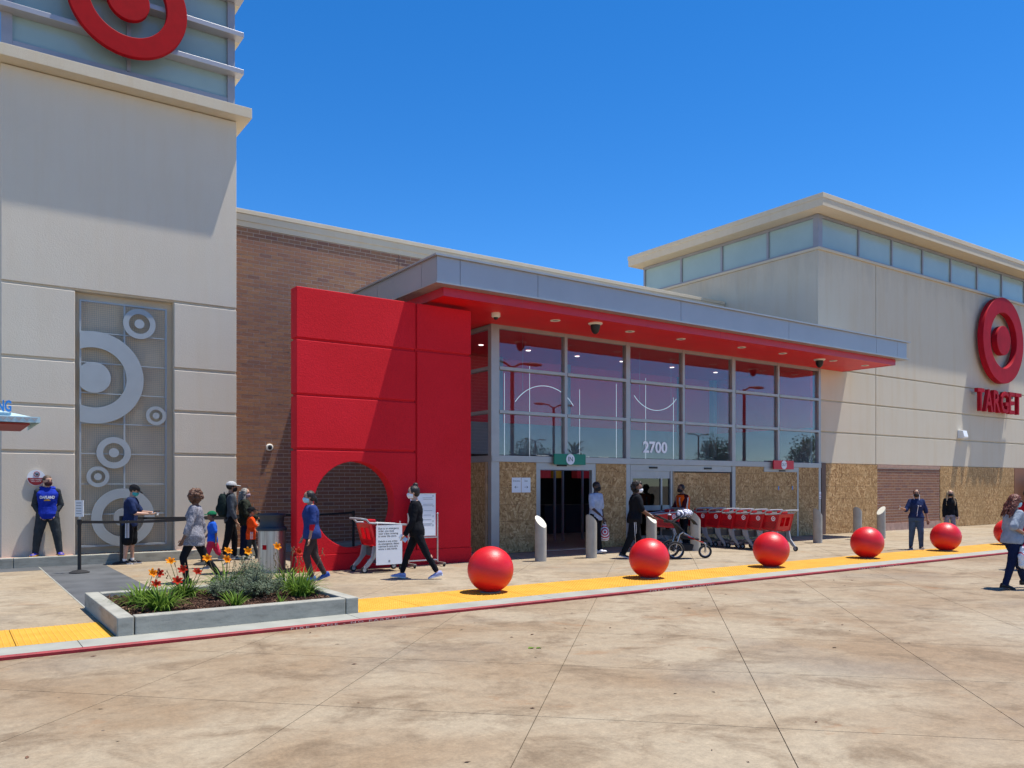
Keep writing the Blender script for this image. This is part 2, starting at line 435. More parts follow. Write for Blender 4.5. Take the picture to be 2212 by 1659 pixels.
# ---------------------------------------------------------------- mesh helpers
class MB:
    """collects closed shapes; build() links them as ONE mesh object"""
    def __init__(s):
        s.v = []; s.f = []; s.tone = []; s.mi = []; s.uv = {}
        s.m = 0
    def add(s, vs, fs, tone=0.):
        o = len(s.v)
        s.v += [tuple(p) for p in vs]
        for f in fs:
            s.f.append(tuple(i + o for i in f)); s.tone.append(tone); s.mi.append(s.m)
        return s
    def box(s, x0, x1, y0, y1, z0, z1, tone=0.):
        vs = [(x0, y0, z0), (x1, y0, z0), (x1, y1, z0), (x0, y1, z0), (x0, y0, z1), (x1, y0, z1), (x1, y1, z1), (x0, y1, z1)]
        return s.add(vs, [(3, 2, 1, 0), (4, 5, 6, 7), (0, 1, 5, 4), (1, 2, 6, 5), (2, 3, 7, 6), (3, 0, 4, 7)], tone)
    def prism(s, poly, a0, a1, axis='z', tone=0.):
        """poly of 2D points swept along an axis; axis z: (x,y), axis y: (x,z), axis x: (y,z)"""
        n = len(poly)
        def P(p, a):
            return (p[0], p[1], a) if axis == 'z' else (p[0], a, p[1]) if axis == 'y' else (a, p[0], p[1])
        vs = [P(p, a0) for p in poly] + [P(p, a1) for p in poly]
        fs = [tuple(range(n))[::-1], tuple(range(n, 2 * n))] + [(i, (i + 1) % n, n + (i + 1) % n, n + i) for i in range(n)]
        return s.add(vs, fs, tone)
    def rings(s, rs, cap=True, closed=False, tone=0.):
        """loft through rings (lists of equal length)"""
        n = len(rs[0]); o = []
        for r in rs: o += r
        fs = []
        m = len(rs)
        for k in range(m if closed else m - 1):
            a = k * n; b = ((k + 1) % m) * n
            for i in range(n):
                j = (i + 1) % n
                fs.append((a + i, a + j, b + j, b + i))
        if cap and not closed:
            fs.append(tuple(range(n))[::-1]); fs.append(tuple(range((m - 1) * n, m * n)))
        return s.add(o, fs, tone)
    def tube(s, pts, rad, seg=8, cap=True, closed=False, tone=0.):
        pts = [Vector(p) for p in pts]
        rads = rad if isinstance(rad, (list, tuple)) else [rad] * len(pts)
        rs = []
        prev = None
        m = len(pts)
        for i, p in enumerate(pts):
            if closed: d = pts[(i + 1) % m] - pts[i - 1]
            else: d = pts[min(i + 1, m - 1)] - pts[max(i - 1, 0)]
            d.normalize()
            if prev is None:
                a = Vector((0, 0, 1)) if abs(d.z) < .9 else Vector((1, 0, 0))
                u = a.cross(d).normalized()
            else:
                u = (prev - d * prev.dot(d))
                u = u.normalized() if u.length > 1e-6 else d.orthogonal().normalized()
            prev = u
            w = d.cross(u)
            rs.append([p + (u * math.cos(t) + w * math.sin(t)) * rads[i] for t in [2 * math.pi * k / seg for k in range(seg)]])
        return s.rings(rs, cap, closed, tone)
    def lathe(s, prof, c=(0, 0, 0), seg=24, axis='z', tone=0.):
        """prof: list of (r, h)"""
        rs = []
        for r, h in prof:
            ring = []
            for k in range(seg):
                t = 2 * math.pi * k / seg
                a, b = max(r, 1e-4) * math.cos(t), max(r, 1e-4) * math.sin(t)
                q = (a, b, h) if axis == 'z' else (a, h, -b) if axis == 'y' else (h, a, b)
                ring.append((q[0] + c[0], q[1] + c[1], q[2] + c[2]))
            rs.append(ring)
        return s.rings(rs, True, False, tone)
    def ball(s, c, r, seg=14, n=9, sc=(1, 1, 1), rot=None, tone=0.):
        vs = []
        rs = []
        for i in range(n + 1):
            p = -math.pi / 2 + math.pi * i / n
            ring = []
            for k in range(seg):
                t = 2 * math.pi * k / seg
                q = Vector((max(math.cos(p), 1e-3) * math.cos(t) * r * sc[0], max(math.cos(p), 1e-3) * math.sin(t) * r * sc[1], math.sin(p) * r * sc[2]))
                if rot is not None: q = rot @ q
                ring.append(Vector(c) + q)
            rs.append(ring)
        return s.rings(rs, True, False, tone)
    def annulus(s, cx, cz, r0, r1, y0, y1, seg=48, clip=None):
        """upright ring (or disc when r0 = 0) facing -Y; clip = minimum x"""
        if r0 <= 0:
            poly = [(cx + r1 * math.cos(t), cz + r1 * math.sin(t)) for t in [2 * math.pi * k / seg for k in range(seg)]]
            if clip is not None: poly = [(max(x, clip), z) for x, z in poly]
            return s.prism(poly, y0, y1, 'y')
        if clip is None:
            rs = []
            for k in range(seg):
                t = 2 * math.pi * k / seg
                c, q = math.cos(t), math.sin(t)
                rs.append([(cx + r0 * c, y0, cz + r0 * q), (cx + r1 * c, y0, cz + r1 * q), (cx + r1 * c, y1, cz + r1 * q), (cx + r0 * c, y1, cz + r0 * q)])
            return s.rings(rs, False, True)
        a1 = math.acos((clip - cx) / r1); a0 = math.acos((clip - cx) / r0)
        rs = []
        for k in range(seg + 1):
            f = k / seg * 2 - 1
            t1, t0 = a1 * f, a0 * f
            rs.append([(cx + r0 * math.cos(t0), y0, cz + r0 * math.sin(t0)), (cx + r1 * math.cos(t1), y0, cz + r1 * math.sin(t1)), (cx + r1 * math.cos(t1), y1, cz + r1 * math.sin(t1)), (cx + r0 * math.cos(t0), y1, cz + r0 * math.sin(t0))])
        return s.rings(rs, True)
    def mesh(s, name, mats):
        me = bpy.data.meshes.new(name)
        me.from_pydata(s.v, [], s.f)
        if any(s.tone):
            a = me.attributes.new('tone', 'FLOAT', 'FACE')
            a.data.foreach_set('value', s.tone)
        if not isinstance(mats, (list, tuple)): mats = [mats]
        for m in mats: me.materials.append(MATS[m])
        if len(mats) > 1: me.polygons.foreach_set('material_index', s.mi)
        me.validate()
        return me
    def build(s, name, mats, parent=None, smooth=False, bev=0, loc=None, fix=True):
        me = s.mesh(name, mats)
        if fix:
            bm = bmesh.new(); bm.from_mesh(me); bmesh.ops.recalc_face_normals(bm, faces=bm.faces); bm.to_mesh(me); bm.free()
        return link(name, me, parent, smooth, bev, loc)

def link(name, me, parent=None, smooth=False, bev=0, loc=None):
    o = bpy.data.objects.new(name, me)
    col.objects.link(o)
    if smooth:
        me.polygons.foreach_set('use_smooth', [True] * len(me.polygons))
        try: me.set_sharp_from_angle(angle=R(42))
        except Exception: pass
    if parent is not None:
        o.parent = parent
    if loc is not None: o.location = loc
    if bev:
        b = o.modifiers.new('bevel', 'BEVEL'); b.width = bev; b.segments = 2; b.limit_method = 'ANGLE'
    return o

def tag(o, label=None, cat=None, group=None, kind=None):
    if label: o['label'] = label
    if cat: o['category'] = cat
    if group: o['group'] = group
    if kind: o['kind'] = kind
    return o
def thing(name, label, cat, loc=(0, 0, 0), rz=0, group=None):
    o = bpy.data.objects.new(name, None)
    col.objects.link(o)
    o.empty_display_size = .2
    o.location = loc
    o.rotation_euler = (0, 0, rz)
    return tag(o, label, cat, group)
def struct(o):
    o['kind'] = 'structure'
    return o
def copy_tree(o, parent=None):
    c = o.copy(); col.objects.link(c); c.parent = parent
    for ch in o.children: copy_tree(ch, c)
    return c
def text_mesh(txt, size, depth=0., bold=0., spacing=1., width=None):
    """text lying in the XZ plane, facing -Y, origin at its centre; returns (verts, faces)"""
    cu = bpy.data.curves.new('t', 'FONT')
    cu.body = txt; cu.size = size; cu.extrude = depth; cu.offset = bold; cu.align_x = 'CENTER'; cu.align_y = 'CENTER'; cu.space_character = spacing; cu.resolution_u = 3
    o = bpy.data.objects.new('t', cu); col.objects.link(o)
    dg = bpy.context.evaluated_depsgraph_get()
    me = bpy.data.meshes.new_from_object(o.evaluated_get(dg))
    vs = [Vector((v.co.x, -v.co.z, v.co.y)) for v in me.vertices]
    if width:
        w = max(v.x for v in vs) - min(v.x for v in vs)
        for v in vs: v.x *= width / w
    fs = [tuple(p.vertices) for p in me.polygons]
    bpy.data.objects.remove(o); bpy.data.meshes.remove(me); bpy.data.curves.remove(cu)
    return vs, fs
def add_text(mb, txt, size, at, M=None, **kw):
    vs, fs = text_mesh(txt, size, **kw)
    M = M or Matrix.Identity(3)
    return mb.add([Vector(at) + M @ v for v in vs], fs)

# ---------------------------------------------------------------- ground, road, pavement
KY = 9.20      # kerb face
SW = .04       # pavement level above the road
g = MB().add([(-400, -400, -.02), (600, -400, -.02), (600, 600, -.02), (-400, 600, -.02)], [(0, 1, 2, 3)])
struct(g.build('ground', 'plaza'))

def clip_poly(poly, a, b, c):
    """keep a*x+b*y<=c"""
    out = []
    for i in range(len(poly)):
        p, q = poly[i], poly[(i + 1) % len(poly)]
        dp, dq = a * p[0] + b * p[1] - c, a * q[0] + b * q[1] - c
        if dp <= 0: out.append(p)
        if dp * dq < 0:
            t = dp / (dp - dq); out.append((p[0] + (q[0] - p[0]) * t, p[1] + (q[1] - p[1]) * t))
    return out
def area(p): return abs(sum(p[i][0] * p[(i + 1) % len(p)][1] - p[(i + 1) % len(p)][0] * p[i][1] for i in range(len(p)))) / 2

def slabs(parent, x0, x1, y0, y1, z, mat, holes=(), gap=.0045, limit=300):
    """concrete slabs laid on the diagonal, one object per slab, joints left open"""
    n = 0
    S = 2.4
    for i in range(-30, 40):
        for j in range(-20, 40):
            a0 = 3.6 + S * i; b0 = 8.3 + S * j           # a = y-x, b = x+y
            e = gap
            cs = [(a0 + e, b0 + e), (a0 + S - e, b0 + e), (a0 + S - e, b0 + S - e), (a0 + e, b0 + S - e)]
            poly = [((b - a) / 2, (a + b) / 2) for a, b in cs]
            for (A, B, C) in ((1, 0, x1), (-1, 0, -x0), (0, 1, y1), (0, -1, -y0)):
                poly = clip_poly(poly, A, B, C)
                if not poly: break
            if len(poly) < 3 or area(poly) < .004: continue
            pieces = [poly]
            for (hx0, hx1, hy0, hy1) in holes:
                nxt = []
                for p in pieces:
                    a = clip_poly(p, 1, 0, hx0)
                    if len(a) > 2: nxt.append(a)
                    rest = clip_poly(p, -1, 0, -hx0)
                    if len(rest) > 2:
                        a = clip_poly(rest, -1, 0, -hx1)
                        if len(a) > 2: nxt.append(a)
                        rest = clip_poly(rest, 1, 0, hx1)
                    if len(rest) > 2:
                        a = clip_poly(rest, 0, 1, hy0)
                        if len(a) > 2: nxt.append(a)
                        a = clip_poly(rest, 0, -1, -hy1)
                        if len(a) > 2: nxt.append(a)
                pieces = nxt
            mb = MB()
            for p in pieces:
                if area(p) > .003: mb.prism(p, z - .025, z)
            if mb.v:
                mb.build('slab', mat, parent); n += 1
    return n
road = thing('road', None, None); struct(road)
MB().box(-14, 46, -8, KY - .004, -.019, -.009).build('road_base', 'joint', road)
slabs(road, -9, 40, -2, KY - .004, 0, 'plaza')
walk = thing('pavement', None, None); struct(walk)
MB().box(-14, 46, KY + .10, 16.0, -.018, SW - .009).build('pavement_base', 'joint', walk)
MB().box(-14, 10.6, 16.0, 19.9, -.018, SW - .009).build('pavement_base', 'joint', walk)
YB = 10.83
PL = (1.53, 4.36, 9.66, 12.15)   # planter footprint
slabs(walk, -6, 44, YB, 16.0, SW, 'walk', [(PL[0] + .002, PL[1] - .002, 9, PL[3]), (1.55, 2.70, 12.15, 16.1)])
slabs(walk, -6, 10.6, 16.004, 19.9, SW, 'walk', [(1.55, 2.70, 15.9, 18.72), (-7, 1.545, 18.0, 18.72), (-7, 5.6, 18.68, 19.95)])
MB().box(1.556, 2.694, 12.16, 18.70, SW - .02, SW + .002).build('dark_paving_strip', 'dark_paving', walk)
MB().box(-6, 1.53, 18.006, 18.70, SW - .02, SW + .002).build('dark_paving_strip', 'dark_paving', walk)
MB().box(1.532, 1.553, 12.16, 18.70, SW - .02, SW + .004).build('joint_sealant', 'kerb_concrete', walk)
# kerb: segments with a painted red face
kerb = thing('kerb', None, None); struct(kerb)
x = -8.0
while x < 44:
    x1 = x + 3.05
    MB().prism([(KY + .006, -.019), (9.675, -.019), (9.675, SW + .004), (KY + .02, SW), (KY + .006, SW - .012)], x + .004, x1 - .004, 'x').build('kerb_stone', 'kerb_concrete', kerb)
    x = x1
MB().prism([(KY, -.015), (KY + .0055, -.015), (KY + .0055, SW - .011), (KY + .0195, SW + .0005), (KY + .04, SW + .001), (KY + .04, SW + .004), (KY + .018, SW + .003), (KY, SW - .010)], -8, 44, 'x').build('red_kerb_paint', 'red_paint', kerb)
for cx, sz, mt in ((4.05, .034, 'faded_paint'), (9.85, .034, 'faded_paint'), (15.6, .034, 'faded_paint')):
    mb = add_text(MB(), 'FIRE LANE - NO PARKING', .033, (cx, KY - .002, .0135), spacing=1.35, width=1.5)
    mb.build('kerb_lettering', mt, kerb, fix=False)
# truncated-dome warning strip: one object per tile
tile = thing('tactile_paving', None, None); struct(tile)
dome = MB()
tmb = MB().box(.004, .916, 0, 1.138, -.02, .004)
NX, NY = 15, 19
for i in range(NX):
    for j in range(NY):
        cx_, cy_ = .03 + i * .061, .03 + j * .0602
        q = [(cx_ + .016 * math.cos(t), cy_ + .016 * math.sin(t), .0042) for t in [k * math.pi / 3 for k in range(6)]]
        p = [(cx_ + .009 * math.cos(t), cy_ + .009 * math.sin(t), .0095) for t in [k * math.pi / 3 for k in range(6)]]
        tmb.add(q + p, [(0, 1, 7, 6), (1, 2, 8, 7), (2, 3, 9, 8), (3, 4, 10, 9), (4, 5, 11, 10), (5, 0, 6, 11), (6, 7, 8, 9, 10, 11)])
tm = tmb.mesh('tactile_tile', 'tactile_yellow')
for k in range(10): link('tactile_tile', tm, tile, loc=(1.516 - .92 * (k + 1), 9.682, SW))
for k in range(40): link('tactile_tile', tm, tile, loc=(4.372 + .92 * k, 9.682, SW))
# raised kerb along the tower foot
k2 = thing('tower_kerb', None, None); struct(k2)
xs = [-5, -1.9, 1.1, 3.02, 6.05]
for a, b in zip(xs, xs[1:]):
    MB().box(a + .004, b - .004, 18.70, 18.86, -.01, .24).build('kerb_stone', 'planter_concrete', k2, bev=.012)
MB().box(-5, 2.2, 18.865, 19.2, 0, .225).build('kerb_fill', 'block_sill', k2)
MB().box(4.25, 6.05, 18.865, 19.2, 0, .225).build('kerb_fill', 'block_sill', k2)
MB().box(2.2, 4.25, 18.865, 19.45, 0, .19).build('planting_bed', 'soil', k2)

# ---------------------------------------------------------------- sign tower on the left
T = thing('store_tower', 'tall cream stucco tower with a frosted glass lantern, left of the brick wall', 'tower', (3.25, 19.2, .2))
def P(mb, name, mat, parent, **kw):
    """part given in world coordinates, stored relative to its thing"""
    root = parent
    while root.parent is not None: root = root.parent
    l = Vector(root.location)
    mb.v = [(v[0] - l.x, v[1] - l.y, v[2] - l.z) for v in mb.v]
    return mb.build(name, mat, parent, **kw)
TX0, TX1 = .92, 5.585
Wf = 19.2
P(MB().box(TX0, 2.2, Wf + .05, 21.5, .2, 10.2).box(4.25, TX1 - .002, Wf + .05, 21.5, .2, 10.2).box(2.2, 4.25, Wf + .05, 21.5, 5.8, 10.2).box(2.2, 4.25, 19.48, 21.5, .2, 5.8), 'tower_core', 'cream_wall', T)
P(MB().box(2.24, 4.21, 19.46, 19.479, .2, 5.8), 'recess_back', 'recess_wall', T)
rows = [(.21, 2.335), (2.40, 3.30), (3.365, 4.26), (4.325, 5.76)]
for z0, z1 in rows:
    P(MB().box(TX0, 2.24, Wf, Wf + .06, z0, z1), 'wall_panel', 'cream_wall', T, bev=.012)
    P(MB().box(4.21, TX1, Wf, Wf + .06, z0, z1), 'wall_panel', 'cream_wall', T, bev=.012)
P(MB().box(TX0, TX1, Wf, Wf + .06, 5.82, 10.17), 'wall_panel', 'cream_wall', T, bev=.012)
P(MB().box(2.195, 2.24, Wf + .06, 19.47, .2, 5.8).box(4.21, 4.255, Wf + .06, 19.47, .2, 5.8).box(2.24, 4.21, Wf + .062, 19.46, 5.79, 5.82), 'recess_jamb', 'cream_wall', T)
# cornice
P(MB().box(TX0 - .26, TX1 + .26, Wf - .34, 21.7, 10.19, 10.43), 'cornice', 'cornice_paint', T, bev=.01)
P(MB().box(TX0 - .18, TX1 + .18, Wf - .22, 21.7, 10.432, 10.475), 'cornice_cap', 'off_white', T, bev=.008)
# glazed lantern
Wg = 19.30
P(MB().box(TX0 + .1, TX1 - .12, Wg + .08, 21.4, 10.48, 15.2), 'lantern_core', 'interior_grey', T)
for x0, x1 in ((1.12, 3.25), (3.33, 5.40)):
    for z0, z1 in ((10.72, 11.27), (11.33, 12.13), (12.19, 12.99), (13.05, 14.6)):
        P(MB().box(x0, x1, Wg + .03, Wg + .05, z0, z1), 'window_pane', 'tower_glass', T)
P(MB().box(TX0, 1.12, Wg - .04, Wg + .08, 10.476, 15.2), 'corner_post', 'window_frame', T)
P(MB().box(5.40, TX1 - .02, Wg - .04, Wg + .08, 10.476, 15.2), 'corner_post', 'window_frame', T)
P(MB().box(3.25, 3.33, Wg - .03, Wg + .075, 10.7, 15), 'mullion', 'window_frame', T)
P(MB().box(1.122, 5.398, Wg - .03, Wg + .075, 10.478, 10.715), 'window_sill', 'window_frame', T)
for z in (11.30, 12.16, 13.02, 13.88):
    P(MB().box(TX0 - .14, TX1 + .12, Wg - .28, Wg + .028, z - .055, z + .055), 'sun_fin', 'fascia_metal', T, bev=.006)
    P(MB().box(TX1 - .018, TX1 + .12, Wg + .03, 20.6, z - .05, z + .05), 'sun_fin', 'cornice_paint', T)
P(MB().box(TX0, TX1, Wg - .1, 21.5, 15.2, 15.5), 'tower_roof', 'cornice_paint', T)

def bullseye(name, label, cx, cz, r, ri, rd, y0, y1, mat, yw):
    t = thing(name, label, 'logo sign', (cx, y1, cz - r))
    P(MB().annulus(cx, cz, ri, r, y0, y1, 72), 'ring', mat, t, smooth=True, bev=.012)
    P(MB().annulus(cx, cz, 0, rd, y0, y1, 48), 'disc', mat, t, smooth=True, bev=.012)
    for a in range(8):
        c_, s_ = math.cos(a * math.pi / 4 + .3), math.sin(a * math.pi / 4 + .3)
        P(MB().tube([(cx + c_ * (r + ri) / 2, y1 - .01, cz + s_ * (r + ri) / 2), (cx + c_ * (r + ri) / 2, yw, cz + s_ * (r + ri) / 2)], .015, 6), 'standoff', 'steel', t)
    for a in range(3):
        c_, s_ = math.cos(a * 2.09), math.sin(a * 2.09)
        P(MB().tube([(cx + c_ * rd * .5, y1 - .01, cz + s_ * rd * .5), (cx + c_ * rd * .5, yw, cz + s_ * rd * .5)], .015, 6), 'standoff', 'steel', t)
    return t
bullseye('logo_sign', 'large red ring and dot sign on the glass top of the left tower', 3.22, 12.05, 1.19, .77, .42, 18.87, 19.0, 'sign_red', 19.31)

# metal trellis screen in the tower recess
S = thing('trellis_screen', 'tall grey metal trellis with rings set in the tower recess', 'metal screen', (3.2, 19.32, .22))
fr = MB().box(2.33, 2.365, 19.28, 19.33, .36, 5.62).box(4.035, 4.07, 19.28, 19.33, .36, 5.62).box(2.366, 4.034, 19.28, 19.33, 5.585, 5.62).box(2.366, 4.034, 19.28, 19.33, .36, .40)
P(fr, 'frame', 'screen_metal', S)
P(MB().box(3.185, 3.22, 19.285, 19.325, .401, 5.584), 'upright_bar', 'screen_metal', S)
for k in range(7):
    z = 4.945 - .648 * k
    P(MB().box(2.366, 3.184, 19.29, 19.32, z - .011, z + .011).box(3.221, 4.034, 19.29, 19.32, z - .011, z + .011), 'cross_bar', 'screen_metal', S)
mb = MB()
nx = int(1.67 / .042)
for k in range(1, nx):
    xx = 2.366 + k * .042
    mb.box(xx - .002, xx + .002, 19.326, 19.330, .40, 5.585)
for k in range(1, int(5.18 / .042)):
    zz = .40 + k * .042
    mb.box(2.366, 4.034, 19.3305, 19.3345, zz - .002, zz + .002)
tag(P(mb, 'wire_mesh', 'wire', S), kind='stuff')
for cx, cz, r, ri, rd, cl in ((2.60, 3.98, .985, .64, .33, 2.335), (3.5, 5.22, .33, .215, .10, None), (3.84, 3.22, .21, .135, .07, None), (2.99, 2.38, .34, .21, .10, None), (2.68, 1.86, .222, .14, .075, None), (3.18, .98, .63, .42, .20, None)):
    P(MB().annulus(cx, cz, ri, r, 19.255, 19.279, 56, cl), 'ring', 'screen_metal', S)
    P(MB().annulus(cx, cz, 0, rd, 19.255, 19.279, 40, cl), 'disc', 'screen_metal', S)

# round sign behind the man on the kerb
t = thing('wall_sign', 'round white and red cart warning sign on the tower wall', 'sign', (1.53, 19.2, 1.68))
P(MB().annulus(1.53, 1.83, 0, .165, 19.165, 19.185, 40), 'plate', 'white_board', t)
P(MB().prism([(1.53 + .152 * math.cos(a), 1.83 + .152 * math.sin(a)) for a in [R(180 + 180 * k / 20) for k in range(21)]], 19.160, 19.166, 'y'), 'red_field', 'red_paint', t)
mb = MB().annulus(1.54, 1.905, .046, .056, 19.158, 19.164, 32)
P(mb, 'prohibition_ring', 'sign_red', t)
mb = MB().prism([(1.50, 1.93), (1.515, 1.93), (1.52, 1.918), (1.575, 1.918), (1.565, 1.892), (1.526, 1.892)], 19.157, 19.162, 'y').annulus(1.53, 1.88, 0, .008, 19.157, 19.162, 10).annulus(1.56, 1.88, 0, .008, 19.157, 19.162, 10)
P(mb, 'cart_pictogram', 'ink', t)
mb = add_text(MB(), 'CART WHEELS', .035, (1.53, 19.157, 1.795)); add_text(mb, 'WILL LOCK', .035, (1.53, 19.157, 1.76))
P(mb, 'sign_lettering', 'white_paint', t, fix=False)
P(MB().box(1.38, 1.68, 19.186, 19.199, 1.80, 1.86), 'bracket', 'steel', t)

# ---------------------------------------------------------------- brick building behind
B = thing('brick_building', 'brown brick store wall with a tan parapet behind the red pylon', 'building', (9, 19.9, 0))
BY = 19.9
P(MB().box(5.588, 10.56, BY - .021, BY + .3, -.01, 7.96), 'backing_wall', 'mortar', B)
P(MB().box(10.56, 23.4, BY - .021, BY + .3, 5.62, 7.96), 'backing_wall', 'mortar', B)
P(MB().box(5.588, 23.4, BY - .05, 26, 7.97, 8.10), 'parapet_band', 'cornice_paint', B)
P(MB().box(5.588, 23.4, BY - .075, 26, 8.102, 8.27), 'parapet_fascia', 'cornice_paint', B, bev=.008)
P(MB().box(5.588, 23.4, BY - .10, 26, 8.272, 8.38), 'parapet_cap', 'cornice_paint', B, bev=.008)
P(MB().box(5.588, 23.4, BY + .31, 30, 7.5, 7.9), 'roof', 'roofing', B)
def brick_field(owner, x0, x1, z0, z1, yface, pl, ph, tall, keep, cut=()):
    """running bond; the `keep` bricks showing largest are objects, the rest one part"""
    bw, bh = pl - .014, ph - .014
    bm_ = MB().box(0, bw, 0, .05, 0, bh)
    l = Vector(owner.location)
    full = bm_.mesh('brick', 'brick')
    items = []
    r = 0; z = z0
    while z + ph <= z1 + .001:
        xx = x0 - (pl / 2 if r % 2 else 0)
        while xx < x1 - .02:
            a, b = max(xx, x0), min(xx + bw, x1 - .004)
            if b - a > .03 and not any(a < c1 and b > c0 and z < d1 and z + bh > d0 for c0, c1, d0, d1 in cut):
                items.append((a, b, z))
            xx += pl
        z += ph; r += 1
    items.sort(key=lambda q: keep[1](q))
    rest = MB()
    for k, (a, b, zz) in enumerate(items):
        dy = random.uniform(0, .004)
        if k < keep[0]:
            o = link('brick', full, owner, loc=(a - l.x, yface + dy - l.y, zz - l.z))
            if b - a < bw - .005: o.scale = ((b - a) / bw, 1, 1)
        else:
            rest.box(a, b, yface + dy, yface + .05, zz, zz + bh, random.random() + .0001)
    if rest.v:
        tag(P(rest, 'brickwork', 'brick', owner, fix=False), kind='stuff')
def big(q):
    vis = 0 if (q[0] < 7.0 or q[2] > 5.6) else 5
    return vis + Vector((q[0], BY, q[2] - 1.7)).length * .1
brick_field(B, 5.60, 13.4, .02, 7.96, BY - .03, .298, .0945, 0, (300, big), [(10.55, 14, 0, 5.7)])
P(MB().box(10.135, 10.15, BY - .033, BY - .031, .1, 7.96), 'movement_joint', 'brown_jamb', B)
P(MB().box(6.06, 10.5, BY - .50, BY - .05, 0, .22), 'plinth', 'planter_concrete', B)
def dome_camera(label, c, r, mat, parent_y=None, wall=False):
    t = thing('dome_camera', label, 'camera', c)
    if wall:
        P(MB().lathe([(r, 0), (r, -.03), (r * .8, -.05)], c, 24, 'y'), 'housing', 'off_white', t, smooth=True)
        P(MB().lathe([(r * .6, -.048), (r * .5, -.07), (.001, -.085)], c, 20, 'y'), 'lens_dome', 'black_plastic', t, smooth=True)
    else:
        P(MB().lathe([(r, 0), (r, -.02), (r * .8, -.045)], c, 28), 'housing', 'off_white', t, smooth=True)
        P(MB().lathe([(r * .68, -.044), (r * .66, -.12), (r * .5, -.20), (r * .25, -.25), (.001, -.262)], c, 24), 'lens_dome', 'black_plastic', t, smooth=True)
    return t
dome_camera('small white security camera on the brick wall left of the red pylon', (6.58, 19.868, 2.61), .09, None, None, True)

# ---------------------------------------------------------------- red pylon with the round opening
PY = thing('red_pylon', 'red stucco pylon wall with a round opening through its foot', 'wall', (7.3, 14.7, SW))
PF, PB = 14.70, 15.00
def hole_slab(x0, x1, z0, z1, cx, cz, r, y0, y1, seg=64):
    """slab with a round hole"""
    mb = MB()
    ring_o = []; ring_i = []
    for k in range(seg):
        t_ = 2 * math.pi * k / seg + math.pi / 4
        c_, s_ = math.cos(t_), math.sin(t_)
        ring_i.append((cx + r * c_, cz + r * s_))
        m = max(abs(c_), abs(s_))
        u, w = c_ / m, s_ / m
        px = cx + u * ((x1 - cx) if u > 0 else (cx - x0)); pz = cz + w * ((z1 - cz) if w > 0 else (cz - z0))
        ring_o.append((px, pz))
    rs = [[(i[0], y0, i[1]), (o[0], y0, o[1]), (o[0], y1, o[1]), (i[0], y1, i[1])] for i, o in zip(ring_i, ring_o)]
    return mb.rings(rs, False, True)
G = .022
P(hole_slab(5.38, 7.885, .36, 2.34, 6.565, 1.30, .845, PF, PB), 'pierced_panel', 'red_stucco', PY, bev=.012)
for z0, z1 in ((2.385, 3.365), (3.41, 4.415), (4.46, 5.41)):
    P(MB().box(5.38, 7.885, PF, PB, z0, z1), 'wall_panel', 'red_stucco', PY, bev=.012)
P(MB().box(7.925, 9.23, PF, PB, .36, 4.43), 'wall_panel', 'red_stucco', PY, bev=.012)
P(MB().box(7.925, 9.23, PF, PB, 4.475, 5.41), 'wall_panel', 'red_stucco', PY, bev=.012)
P(MB().box(5.41, 7.9, PF + .035, PB - .035, 2.33, 5.39).box(7.88, 9.20, PF + .035, PB - .035, .3, 5.39), 'pylon_core', 'red_stucco', PY)
P(MB().box(5.372, 9.238, PF - .008, PB + .008, SW - .03, .355), 'plinth', 'red_stucco', PY, bev=.008)
# ---------------------------------------------------------------- entrance canopy
C = thing('entrance_canopy', 'wide flat canopy with grey fascia and red soffit over the store entrance', 'canopy', (16.5, 16.9, 5.5))
js = [7.94, 8.47, 10.42, 14.81, 19.07, 23.38, 24.55, 25.10]
for a, b in zip(js, js[1:]):
    P(MB().box(a + .006 * (a > 8), b - .006, 13.90, 13.93, 5.71, 6.20), 'fascia_panel', 'fascia_metal', C)
ys = [13.935, 14.55, 16.6, 18.6, 19.82]
for a, b in zip(ys, ys[1:]):
    P(MB().box(7.94, 7.97, a, b - .012, 5.71, 6.20), 'side_panel', 'fascia_metal', C)
P(MB().box(25.07, 25.10, 13.935, 15.98, 5.71, 6.20), 'side_panel', 'fascia_metal', C)
P(MB().box(7.97, 25.065, 13.93, 19.82, 5.70, 6.19), 'canopy_core', 'roofing', C)
P(MB().box(7.88, 25.22, 13.84, 19.82, 6.202, 6.24), 'top_flashing', 'frame_metal', C)
P(MB().box(7.90, 25.19, 13.86, 14.12, 5.665, 5.698).box(7.90, 8.22, 14.121, 19.82, 5.665, 5.698).box(24.78, 25.19, 14.121, 15.98, 5.665, 5.698), 'drip_flashing', 'frame_metal', C)
for a, b in ((8.2, 12.3), (12.3, 16.5), (16.5, 20.7), (20.7, 24.8)):
    P(MB().box(a + .003 * (a > 8.3), b - .003, 14.10, 14.125, 5.49, 5.663), 'red_band', 'red_metal', C)
P(MB().box(8.2, 8.225, 14.127, 19.82, 5.49, 5.663), 'red_band', 'red_metal', C)
P(MB().box(24.775, 24.8, 14.127, 15.98, 5.49, 5.663), 'red_band', 'red_metal', C)
P(MB().box(8.226, 24.774, 14.126, 15.99, 5.50, 5.60).box(8.226, 10.55, 15.991, 19.82, 5.50, 5.60), 'soffit', 'red_soffit', C)
